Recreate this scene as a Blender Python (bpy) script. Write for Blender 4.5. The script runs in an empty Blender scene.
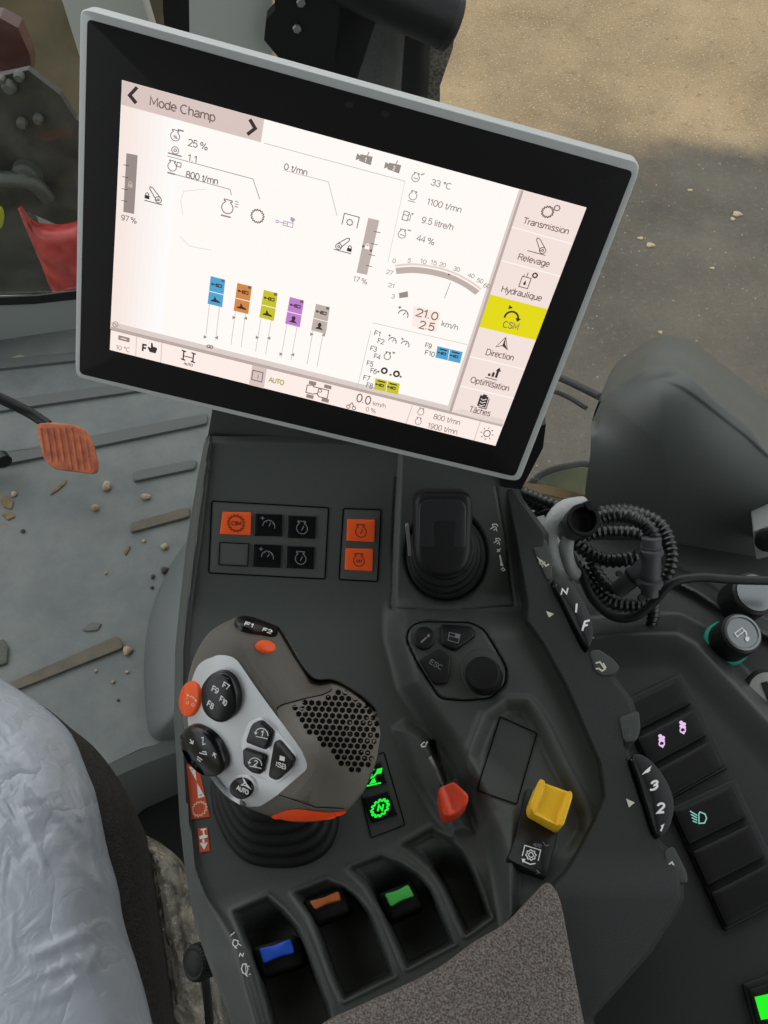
import bpy, bmesh, math, random
import numpy as np
from mathutils import Vector, Matrix
from mathutils.bvhtree import BVHTree
from mathutils.geometry import tessellate_polygon
random.seed(7); np.random.seed(7)
SC = bpy.context.scene
COL = SC.collection

# ------------------------------------------------------------------ camera
F = 850.0; CX, CY = 384.0, 512.0
PITCH = math.radians(58)
CAM = Vector((0, 0, 1.23))
FWD = Vector((0, math.cos(PITCH), -math.sin(PITCH)))
RGT = Vector((1, 0, 0))
DWN = Vector((0, -math.sin(PITCH), -math.cos(PITCH)))
DECK = 0.70                                   # height of the armrest deck above the cab floor
cd = bpy.data.cameras.new('camera'); cam = bpy.data.objects.new('camera', cd); COL.objects.link(cam)
cam.matrix_world = Matrix(((RGT.x, -DWN.x, -FWD.x, CAM.x), (RGT.y, -DWN.y, -FWD.y, CAM.y), (RGT.z, -DWN.z, -FWD.z, CAM.z), (0, 0, 0, 1)))
cd.sensor_fit = 'VERTICAL'; cd.sensor_height = 24.0; cd.lens = F/1024*24.0
cd.clip_start = 0.01; cd.clip_end = 200
SC.camera = cam

def ray(x, y): return FWD + RGT*((x-CX)/F) + DWN*((y-CY)/F)
class PL:                                     # a plane in the cab; at() gives the point of it seen at a photo pixel
    def __init__(s, p, n):
        s.p = Vector(p); s.n = Vector(n).normalized()
        if s.n.dot(CAM-s.p) < 0: s.n = -s.n
    def at(s, x, y, off=0.0):
        r = ray(x, y); return CAM + r*((s.p-CAM).dot(s.n)/r.dot(s.n)) + s.n*off
    def nrm(s, x, y): return s.n
def HP(h): return PL((0, 0, DECK+h), (0, 0, 1))
def P(x, y, h): return HP(h).at(x, y)
def D(x, y, t): return CAM + ray(x, y)*t
def PL3(a, b, c):                             # plane through three (x, y, height) points
    a, b, c = [P(*q) for q in (a, b, c)]
    return PL(a, (b-a).cross(c-a))
def PLT(x, y, h, n): return PL(P(x, y, h), n)
class BV:                                     # a built surface
    def __init__(s, obs, fallback):
        vs, fs = [], []
        for o in obs:
            k = len(vs); mw = world(o)
            vs += [v.co + mw for v in o.data.vertices]; fs += [[i+k for i in p.vertices] for p in o.data.polygons]
        s.t = BVHTree.FromPolygons(vs, fs); s.f = fallback
    def hit(s, x, y):
        r = ray(x, y).normalized(); return s.t.ray_cast(CAM, r) + (r,)
    def at(s, x, y, off=0.0):
        h = s.hit(x, y)
        if h[0] is None: return s.f.at(x, y, off)
        return h[0] - h[4]*off
    def nrm(s, x, y):
        n = Vector((0, 0, 0))
        for dx in (-4, 0, 4):
            for dy in (-4, 0, 4):
                h = s.hit(x+dx, y+dy)
                if h[0] is not None: n += h[1] if h[1].dot(CAM-h[0]) > 0 else -h[1]
        return n.normalized() if n.length > 0 else s.f.n
def world(o):
    v = Vector((0, 0, 0))
    while o is not None: v = v + o.location; o = o.parent
    return v
def K(ox, oy, s):
    def f(*pts): return [(ox+x/s, oy+y/s) for x, y in pts]
    return f

# ------------------------------------------------------------------ materials
def lin(c): return tuple((v/255/12.92 if v/255 <= .04045 else ((v/255+.055)/1.055)**2.4) for v in c)
MATS = {}
def mat(name, rgb, rough=.5, metal=0, bump=0, scale=400, var=0, spec=.5, emit=None, es=1.0, coat=0, rgb2=None, vscale=None, detail=3, alpha=None, trans=0):
    if name in MATS: return MATS[name]
    m = bpy.data.materials.new(name); m.use_nodes = True; nt = m.node_tree; N = nt.nodes; L = nt.links
    b = N['Principled BSDF']; c = lin(rgb) + (1,)
    b.inputs['Base Color'].default_value = c; b.inputs['Roughness'].default_value = rough; b.inputs['Metallic'].default_value = metal
    b.inputs['Specular IOR Level'].default_value = spec; b.inputs['Coat Weight'].default_value = coat
    b.inputs['Transmission Weight'].default_value = trans
    if alpha is not None: b.inputs['Alpha'].default_value = alpha
    if emit: b.inputs['Emission Color'].default_value = lin(emit)+(1,); b.inputs['Emission Strength'].default_value = es
    tc = N.new('ShaderNodeNewGeometry')
    if bump:
        n = N.new('ShaderNodeTexNoise'); n.inputs['Scale'].default_value = scale; n.inputs['Detail'].default_value = detail
        L.new(tc.outputs['Position'], n.inputs['Vector'])
        bp = N.new('ShaderNodeBump'); bp.inputs['Strength'].default_value = bump; bp.inputs['Distance'].default_value = .002
        L.new(n.outputs['Fac'], bp.inputs['Height']); L.new(bp.outputs['Normal'], b.inputs['Normal'])
    if rgb2:
        n2 = N.new('ShaderNodeTexNoise'); n2.inputs['Scale'].default_value = vscale or 30; n2.inputs['Detail'].default_value = 5
        L.new(tc.outputs['Position'], n2.inputs['Vector'])
        rp = N.new('ShaderNodeValToRGB'); rp.color_ramp.elements[0].position = .38; rp.color_ramp.elements[1].position = .66
        rp.color_ramp.elements[0].color = c; rp.color_ramp.elements[1].color = lin(rgb2)+(1,)
        L.new(n2.outputs['Fac'], rp.inputs['Fac']); L.new(rp.outputs['Color'], b.inputs['Base Color'])
    MATS[name] = m; return m
def emat(name, rgb, s=1.0):
    if name in MATS: return MATS[name]
    m = bpy.data.materials.new(name); m.use_nodes = True; nt = m.node_tree; nt.nodes.clear()
    e = nt.nodes.new('ShaderNodeEmission'); o = nt.nodes.new('ShaderNodeOutputMaterial')
    e.inputs[0].default_value = lin(rgb)+(1,); e.inputs[1].default_value = s; nt.links.new(e.outputs[0], o.inputs[0])
    MATS[name] = m; return m

# ------------------------------------------------------------------ objects
def thing(name, label, cat, loc, group=None):
    o = bpy.data.objects.new(name, None); o.empty_display_size = .02; COL.objects.link(o)
    o.location = loc; o['label'] = label; o['category'] = cat
    if group: o['group'] = group
    return o
def tag(o, label, cat, group=None):
    o['label'] = label; o['category'] = cat
    if group: o['group'] = group
    return o
def struct(o): o['kind'] = 'structure'; return o
def mk(name, vs, fs, mats, parent=None, smooth=True, mi=None, angle=None, label=None):
    me = bpy.data.meshes.new(name)
    base = world(parent) if parent else None
    if parent is None:                         # a top-level mesh gets its origin at the middle of itself
        base = sum((Vector(v) for v in vs), Vector((0, 0, 0)))/len(vs)
    me.from_pydata([tuple(Vector(v)-base) for v in vs], [], fs)
    if not isinstance(mats, (list, tuple)): mats = [mats]
    for m in mats: me.materials.append(m)
    if mi is not None: me.polygons.foreach_set('material_index', mi)
    me.polygons.foreach_set('use_smooth', [smooth]*len(me.polygons))
    bm = bmesh.new(); bm.from_mesh(me); bmesh.ops.recalc_face_normals(bm, faces=bm.faces) if name not in NORECALC else None
    bm.to_mesh(me); bm.free()
    me.update()
    if smooth and angle: 
        try: me.set_sharp_from_angle(angle=math.radians(angle))
        except Exception: pass
    o = bpy.data.objects.new(name, me); COL.objects.link(o)
    if parent: o.parent = parent
    else: o.location = base
    if label: o['label'] = label
    return o
NORECALC = set()

# ------------------------------------------------------------------ 2D helpers (photo pixels)
def rnd(pts, r=3, n=5):
    out = []; k = len(pts)
    for i in range(k):
        p = Vector(pts[i]); a = Vector(pts[i-1]); b = Vector(pts[(i+1) % k])
        da = a-p; db = b-p
        ra = min(r, da.length*.45); rb = min(r, db.length*.45)
        if da.length < 1e-6 or db.length < 1e-6: continue
        p0 = p+da.normalized()*ra; p1 = p+db.normalized()*rb
        for j in range(n+1):
            t = j/n; out.append(tuple(p0*(1-t)**2 + p*2*t*(1-t) + p1*t*t))
    return out
def cat(pts, n=6, closed=True):
    k = len(pts); out = []
    rng = range(k) if closed else range(k-1)
    for i in rng:
        if closed: q = [pts[(i+j-1) % k] for j in range(4)]
        else: q = [pts[max(0, min(k-1, i+j-1))] for j in range(4)]
        for s in range(n):
            t = s/n; w = (-.5*t+t*t-.5*t**3, 1-2.5*t*t+1.5*t**3, .5*t+2*t*t-1.5*t**3, -.5*t*t+.5*t**3)
            out.append(tuple(sum(w[j]*q[j][d] for j in range(4)) for d in range(len(q[0]))))
    if not closed: out.append(tuple(pts[-1]))
    return out
def ell(cx, cy, rx, ry, rot=0, n=28):
    c, s = math.cos(math.radians(rot)), math.sin(math.radians(rot))
    return [(cx+rx*math.cos(a)*c-ry*math.sin(a)*s, cy+rx*math.cos(a)*s+ry*math.sin(a)*c) for a in [2*math.pi*i/n for i in range(n)]]
def cen(pts): return (sum(p[0] for p in pts)/len(pts), sum(p[1] for p in pts)/len(pts))
def inset(pts, d, c=None):
    c = c or cen(pts); out = []
    for p in pts:
        l = math.hypot(p[0]-c[0], p[1]-c[1]); k = max(.02, 1-d/max(l, 1e-6))
        out.append((c[0]+(p[0]-c[0])*k, c[1]+(p[1]-c[1])*k))
    return out
def segd(X, Y, pts, closed=False):             # distance of points to a polyline
    X = np.asarray(X, float); Y = np.asarray(Y, float); d = np.full(X.shape, 1e9)
    k = len(pts)
    for i in range(k if closed else k-1):
        ax, ay = pts[i]; bx, by = pts[(i+1) % k]
        vx, vy = bx-ax, by-ay; l2 = vx*vx+vy*vy+1e-12
        t = np.clip(((X-ax)*vx+(Y-ay)*vy)/l2, 0, 1)
        d = np.minimum(d, np.hypot(X-ax-t*vx, Y-ay-t*vy))
    return d
def inside(X, Y, pts):
    X = np.asarray(X, float); Y = np.asarray(Y, float); r = np.zeros(X.shape, bool); k = len(pts)
    for i in range(k):
        ax, ay = pts[i]; bx, by = pts[(i+1) % k]
        if ay == by: continue
        r ^= ((ay > Y) != (by > Y)) & (X < (bx-ax)*(Y-ay)/(by-ay)+ax)
    return r
def sdp(X, Y, pts):                            # signed distance, negative inside
    d = segd(X, Y, pts, True); return np.where(inside(X, Y, pts), -d, d)
def sst(a, b, x): t = np.clip((x-a)/(b-a), 0, 1); return t*t*(3-2*t)
def lerpx(y, tab):                              # x along a boundary given by (y, x) pairs
    return np.interp(y, [q[0] for q in tab], [q[1] for q in tab])

# ------------------------------------------------------------------ solids from outlines
def pad(name, outline, mp, parent, m, h=.003, bev=1.5, base=-.003, dome=0, rings=2, c=None, mats=None, hf=None, **kw):
    """a raised pad / button: outline in photo pixels on surface mp, rounded edge, optional domed top"""
    c = c or cen(outline); n = mp.nrm(*c); k = len(outline)
    t = (mp.at(*c)-CAM).length/F; bh = min(bev*t, abs(h-base)*.9)
    lv = [(outline, base), (outline, h-bh)]
    for a in (30, 60, 90):
        q = math.radians(a); lv.append((inset(outline, bev*(1-math.cos(q)), c), h-bh+bh*math.sin(q)))
    top = lv[-1][0]
    for i in range(1, rings+1):
        f = 1-i/(rings+1); lv.append(([(c[0]+(p[0]-c[0])*f, c[1]+(p[1]-c[1])*f) for p in top], h+dome*(1-f*f)))
    vs = []; fs = []
    for pts, z in lv:
        vs += [mp.at(x, y)+n*(z+(hf(x, y) if hf and z > base else 0)) for x, y in pts]
    for l in range(len(lv)-1):
        for i in range(k):
            j = (i+1) % k; fs.append((l*k+i, l*k+j, (l+1)*k+j, (l+1)*k+i))
    vs.append(mp.at(*c)+n*(h+dome+(hf(*c) if hf else 0))); e = len(vs)-1; o = (len(lv)-1)*k
    for i in range(k): fs.append((o+i, o+(i+1) % k, e))
    fs.append(tuple(range(k-1, -1, -1)))
    return mk(name, vs, fs, m, parent, angle=35, **kw)
def slab(name, pts, mp, parent, m, thick=.01, **kw):
    """flat plate: outline on a plane, pushed back from the viewer side by thick"""
    n = mp.nrm(*cen(pts)); k = len(pts)
    a = [mp.at(*p) for p in pts]; b = [p-n*thick for p in a]
    fs = [(i, (i+1) % k, k+(i+1) % k, k+i) for i in range(k)]
    tri = tessellate_polygon([[Vector((p[0], p[1], 0)) for p in pts]])
    fs += [tuple(t) for t in tri] + [tuple(k+i for i in reversed(t)) for t in tri]
    return mk(name, a+b, fs, m, parent, smooth=False, **kw)
def relief(name, outline, mp, ef, parent, m, nr=22, c=None, back=((.97, -.008), (.8, -.03)), **kw):
    """a rounded body: front surface mp moved toward the viewer by ef(x, y, distance from outline), closed behind"""
    c = c or cen(outline); k = len(outline)
    X = []; Y = []
    fr = [1-(i/nr)**1.25 for i in range(nr)]
    for f in fr:
        for p in outline: X.append(c[0]+(p[0]-c[0])*f); Y.append(c[1]+(p[1]-c[1])*f)
    X.append(c[0]); Y.append(c[1])
    X = np.array(X); Y = np.array(Y); d = segd(X, Y, outline, True); E = ef(X, Y, d)
    n = mp.nrm(*c)
    vs = []
    for x, y, e in zip(X, Y, E):
        p = mp.at(x, y); vs.append(p - ray(x, y).normalized()*float(e))
    fs = []
    for l in range(nr-1):
        for i in range(k):
            j = (i+1) % k; fs.append((l*k+i, l*k+j, (l+1)*k+j, (l+1)*k+i))
    o = (nr-1)*k
    for i in range(k): fs.append((o+i, o+(i+1) % k, len(X)-1))
    prev = 0
    for s, z in back:
        q = len(vs)
        for x, y in outline:
            xx, yy = c[0]+(x-c[0])*s, c[1]+(y-c[1])*s
            vs.append(mp.at(xx, yy)+n*z)
        for i in range(k): fs.append((prev+(i+1) % k, prev+i, q+i, q+(i+1) % k))
        prev = q
    fs.append(tuple(prev+i for i in range(k)))
    return mk(name, vs, fs, m, parent, **kw)
def gridrelief(name, x0, x1, y0, y1, step, xl, xr, hf, parent, m, skirt=.05, **kw):
    """sheet between a left and a right boundary, with a height for every place, closed by skirts and a bottom"""
    ny = int((y1-y0)/step)+1; nx = int((x1-x0)/step)+1
    V, U = np.meshgrid(np.linspace(0, 1, ny), np.linspace(0, 1, nx), indexing='ij')
    Yv = y0+(y1-y0)*V; XL = lerpx(Yv, xl); XR = lerpx(Yv, xr); Xv = XL+(XR-XL)*U
    H = hf(Xv, Yv)
    rx = (Xv-CX)/F; ry = (Yv-CY)/F
    dz = FWD.z+ry*DWN.z; dy = FWD.y+ry*DWN.y
    T = (DECK+H-CAM.z)/dz
    pts = np.stack([CAM.x+rx*T, CAM.y+dy*T, DECK+H], -1).reshape(-1, 3)
    vs = [tuple(p) for p in pts]
    I = np.arange(ny*nx).reshape(ny, nx)
    q = np.stack([I[:-1, :-1], I[1:, :-1], I[1:, 1:], I[:-1, 1:]], -1).reshape(-1, 4)
    fs = [tuple(int(i) for i in r) for r in q]
    ring = list(I[0, :]) + list(I[1:, -1]) + list(I[-1, -2::-1]) + list(I[-2:0:-1, 0])
    b = len(vs)
    for i in ring: vs.append((vs[i][0], vs[i][1], vs[i][2]-skirt))
    k = len(ring)
    for i in range(k): fs.append((int(ring[i]), int(ring[(i+1) % k]), b+(i+1) % k, b+i))
    return mk(name, vs, fs, m, parent, angle=60, **kw)
def tube(name, path, rad, parent, m, seg=12, corr=0, pitch=.004, caps=True, sub=None, **kw):
    """swept tube through world points; corr > 0 gives a corrugated conduit"""
    pts = [Vector(p) for p in path]
    dn = [Vector(p) for p in cat([tuple(p) for p in pts], 10, False)]
    L = [0]
    for a, b in zip(dn, dn[1:]): L.append(L[-1]+(b-a).length)
    tot = L[-1]; st = (pitch/4 if corr else (sub or max(rad*.8, tot/60)))
    n = max(4, int(tot/st)); cs = []; j = 0
    for i in range(n+1):
        s = tot*i/n
        while j < len(L)-2 and L[j+1] < s: j += 1
        t = (s-L[j])/max(L[j+1]-L[j], 1e-9); cs.append(dn[j].lerp(dn[j+1], min(max(t, 0), 1)))
    vs = []; fs = []; up = None
    for i, p in enumerate(cs):
        tg = (cs[min(i+1, n)]-cs[max(i-1, 0)]).normalized()
        if up is None:
            up = tg.orthogonal().normalized()
        up = (up-tg*up.dot(tg)).normalized(); si = tg.cross(up)
        r = rad if not callable(rad) else rad(i/n)
        if corr: r *= 1-corr*(.5+.5*math.cos(2*math.pi*(tot*i/n)/pitch))
        for a in range(seg):
            q = 2*math.pi*a/seg; vs.append(p+up*(r*math.cos(q))+si*(r*math.sin(q)))
    for i in range(n):
        for a in range(seg):
            b = (a+1) % seg; fs.append((i*seg+a, i*seg+b, (i+1)*seg+b, (i+1)*seg+a))
    if caps: fs.append(tuple(range(seg-1, -1, -1))); fs.append(tuple(n*seg+a for a in range(seg)))
    return mk(name, vs, fs, m, parent, angle=50, **kw)
def lathe(name, p0, axis, prof, parent, m, seg=36, mi=None, knurl=0, **kw):
    """turned part: profile of (along axis, radius)"""
    ax = Vector(axis).normalized(); u = ax.orthogonal().normalized(); w = ax.cross(u); p0 = Vector(p0)
    vs = []; fs = []; ms = []
    for z, r in prof:
        for a in range(seg):
            q = 2*math.pi*a/seg; rr = r*(1-knurl*(a % 2)); vs.append(p0+ax*z+u*(rr*math.cos(q))+w*(rr*math.sin(q)))
    for i in range(len(prof)-1):
        for a in range(seg):
            b = (a+1) % seg; fs.append((i*seg+a, i*seg+b, (i+1)*seg+b, (i+1)*seg+a)); ms.append(mi[i] if mi else 0)
    fs.append(tuple(range(seg-1, -1, -1))); ms.append(mi[0] if mi else 0)
    fs.append(tuple((len(prof)-1)*seg+a for a in range(seg))); ms.append(mi[-1] if mi else 0)
    return mk(name, vs, fs, m, parent, angle=35, mi=ms, **kw)

# ------------------------------------------------------------------ ink: lettering and symbols as thin faces on a surface
_GL = {}
def glyphs(s):
    if s in _GL: return _GL[s]
    cu = bpy.data.curves.new('t', 'FONT'); cu.body = s; cu.size = 1; cu.resolution_u = 3; cu.fill_mode = 'FRONT'
    o = bpy.data.objects.new('t', cu); COL.objects.link(o)
    dg = bpy.context.evaluated_depsgraph_get(); me = o.evaluated_get(dg).to_mesh()
    vs = [(v.co.x, v.co.y) for v in me.vertices]; fs = [tuple(p.vertices) for p in me.polygons]
    o.evaluated_get(dg).to_mesh_clear(); bpy.data.objects.remove(o); bpy.data.curves.remove(cu)
    x0 = min(v[0] for v in vs); x1 = max(v[0] for v in vs)
    _GL[s] = (vs, fs, x0, x1); return _GL[s]
CAPH = .729
class Ink:
    def __init__(s, mp, base=.0003, step=.00012):
        s.mp = mp; s.b = base; s.st = step; s.vs = []; s.fs = []; s.ms = []; s.mats = []
    def _m(s, m):
        if m not in s.mats: s.mats.append(m)
        return s.mats.index(m)
    def raw(s, pts, faces, m, layer=0, z=None):
        k = len(s.vs); off = s.b+s.st*layer
        s.vs += [s.mp.at(x, y, off) for x, y in pts]; mi = s._m(m)
        for f in faces: s.fs.append(tuple(i+k for i in f)); s.ms.append(mi)
    def poly(s, pts, m, layer=0):
        tri = tessellate_polygon([[Vector((p[0], p[1], 0)) for p in pts]])
        s.raw(pts, [tuple(t) for t in tri], m, layer)
    def grid(s, q, m, layer=0, n=8):            # a four-cornered patch that follows the surface
        pts = []; fs = []
        for j in range(n+1):
            for i in range(n+1):
                u, v = i/n, j/n
                pts.append(tuple((q[0][d]*(1-u)+q[1][d]*u)*(1-v)+(q[3][d]*(1-u)+q[2][d]*u)*v for d in (0, 1)))
        for j in range(n):
            for i in range(n): a = j*(n+1)+i; fs.append((a, a+1, a+n+2, a+n+1))
        s.raw(pts, fs, m, layer)
    def fan(s, outline, m, layer=0, rings=6):   # filled outline that follows a curved surface
        c = cen(outline); k = len(outline); pts = []; fs = []
        for r in range(rings):
            f = 1-r/rings
            pts += [(c[0]+(p[0]-c[0])*f, c[1]+(p[1]-c[1])*f) for p in outline]
        pts.append(c)
        for l in range(rings-1):
            for i in range(k): j = (i+1) % k; fs.append((l*k+i, l*k+j, (l+1)*k+j, (l+1)*k+i))
        o = (rings-1)*k
        for i in range(k): fs.append((o+i, o+(i+1) % k, len(pts)-1))
        s.raw(pts, fs, m, layer)
    def stroke(s, pts, w, m, layer=1, closed=False):
        if isinstance(s.mp, BV):                # follow a curved surface
            q = []
            n0 = len(pts)
            for i in range(n0 if closed else n0-1):
                a, b = Vector(pts[i]), Vector(pts[(i+1) % n0]); m_ = max(1, int((b-a).length/3))
                q += [tuple(a.lerp(b, j/m_)) for j in range(m_)]
            if not closed: q.append(tuple(pts[-1]))
            pts = q
        k = len(pts); P2 = [Vector(p) for p in pts]; L_ = []; R_ = []
        for i in range(k):
            a = P2[i-1] if (i or closed) else P2[i]; b = P2[(i+1) % k] if (i < k-1 or closed) else P2[i]
            d1 = (P2[i]-a); d2 = (b-P2[i])
            d1 = d1.normalized() if d1.length > 1e-9 else d2.normalized(); d2 = d2.normalized() if d2.length > 1e-9 else d1
            t = (d1+d2); t = t.normalized() if t.length > 1e-6 else d1
            n = Vector((-t.y, t.x)); q = max(.5, abs(n.dot(Vector((-d1.y, d1.x)))))
            L_.append(tuple(P2[i]+n*(w/2/q))); R_.append(tuple(P2[i]-n*(w/2/q)))
        s.raw(L_+R_, [(i, (i+1) % k, k+(i+1) % k, k+i) for i in range(k if closed else k-1)], m, layer)
    def ring(s, cx, cy, rx, ry, w, m, layer=1, rot=0, n=20): s.stroke(ell(cx, cy, rx, ry, rot, n), w, m, layer, True)
    def disc(s, cx, cy, rx, ry, m, layer=1, rot=0, n=20): s.poly(ell(cx, cy, rx, ry, rot, n), m, layer)
    def text(s, t, a, b, cap, m, layer=1, up=None, bold=0):
        """lettering whose baseline runs from a to b, capital height cap (pixels), up = direction of the verticals"""
        vs, fs, x0, x1 = glyphs(t); a = Vector(a); b = Vector(b); d = b-a
        if up is None: up = Vector((d.y, -d.x)).normalized()
        up = Vector(up).normalized()
        sx = 1/max(x1-x0, 1e-6); k = cap/CAPH
        for ox in ([0] if not bold else [-bold, bold]):
            s.raw([tuple(a+d*((x-x0)*sx)+up*(y*k)+d.normalized()*ox) for x, y in vs], fs, m, layer+(0 if ox <= 0 else .3))
    def done(s, name, parent, label=None):
        NORECALC.add(name)
        return mk(name, s.vs, s.fs, s.mats, parent, smooth=False, mi=s.ms, label=label)
class Fr:                                       # local frame: centre, right vector, up vector (pixels)
    def __init__(s, c, r=(1, 0), u=(0, -1)): s.c = c; s.r = r; s.u = u
    def __call__(s, *pts): return [(s.c[0]+x*s.r[0]+y*s.u[0], s.c[1]+x*s.r[1]+y*s.u[1]) for x, y in pts]
    def circ(s, x, y, r, n=18, a0=0, a1=360): return s(*[(x+r*math.cos(math.radians(a0+(a1-a0)*i/n)), y+r*math.sin(math.radians(a0+(a1-a0)*i/n))) for i in range(n+(0 if a1-a0 == 360 else 1))])
def ic_engine(k, f, w, m, layer=1, tail=True):
    k.stroke(f.circ(0, 0, 1, 20, 118, 422), w, m, layer)
    k.stroke(f((-.47, .88), (-.47, 1.1), (-.7, 1.1), (-.7, 1.35), (.7, 1.35), (.7, 1.1), (.47, 1.1), (.47, .88)), w, m, layer)
    if tail: k.stroke(f((-1, -1.45), (1, -1.45)), w, m, layer)
def ic_gear(k, f, w, m, layer=1, teeth=12, inner=None, r=1):
    pts = []
    for i in range(teeth*4):
        a = 360*i/(teeth*4); q = r*(1.22 if i % 4 in (1, 2) else .98)
        pts += f.circ(0, 0, q, 1, a, a+.001)[:1]
    k.stroke(pts, w, m, layer, True)
    if inner: k.stroke(f.circ(0, 0, inner, 16), w, m, layer, True)
def ic_lock(k, f, m, layer=1, w=.8):
    k.poly(f((-1, -1), (1, -1), (1, .4), (-1, .4)), m, layer)
    k.stroke(f((-.6, .4), (-.6, 1.0), (0, 1.5), (.6, 1.0), (.6, .4)), w, m, layer)
def ic_link(k, f, w, m, layer=1, flip=1):
    q = lambda *p: f(*[(x*flip, y) for x, y in p])
    k.stroke(q((-.75, 1.1), (.55, -.55)), w, m, layer); k.stroke(q((-.25, 1.35), (1.15, .05)), w, m, layer)
    k.stroke(q((-.75, 1.1), (-.7, 1.45), (-.25, 1.35)), w, m, layer)
    k.stroke(f.circ(.8*flip, -.3, .5, 14), w, m, layer, True); k.stroke(f.circ(.8*flip, -.3, .16, 8), w, m, layer, True)
    k.stroke(q((-1.5, -.95), (1.5, -.95)), w, m, layer)
def ic_cyl(k, f, w, m, layer=1):                # hydraulic ram symbol
    k.stroke(f((-.55, .35), (1, .35), (1, -.35), (-.55, -.35)), w, m, layer, True)
    k.stroke(f((-1.4, 0), (.1, 0)), w, m, layer); k.stroke(f((.1, .35), (.1, -.35)), w, m, layer)
    k.stroke(f.circ(-1.6, 0, .22, 8), w, m, layer, True)
def ic_speed(k, f, w, m, layer=1):              # tachometer arc with needle and arrow
    k.stroke(f.circ(0, -.2, 1, 14, -20, 180), w, m, layer)
    k.stroke(f((0, -.2), (.35, .4)), w, m, layer)
    for a in (30, 75, 120): k.stroke([f.circ(0, -.2, .75, 1, a, a+1)[0], f.circ(0, -.2, 1, 1, a, a+1)[0]], w, m, layer)
    k.stroke(f((-1.35, 1.1), (-.7, 1.1)), w, m, layer); k.stroke(f((-1.02, 1.4), (-1.02, .8)), w, m, layer)
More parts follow.
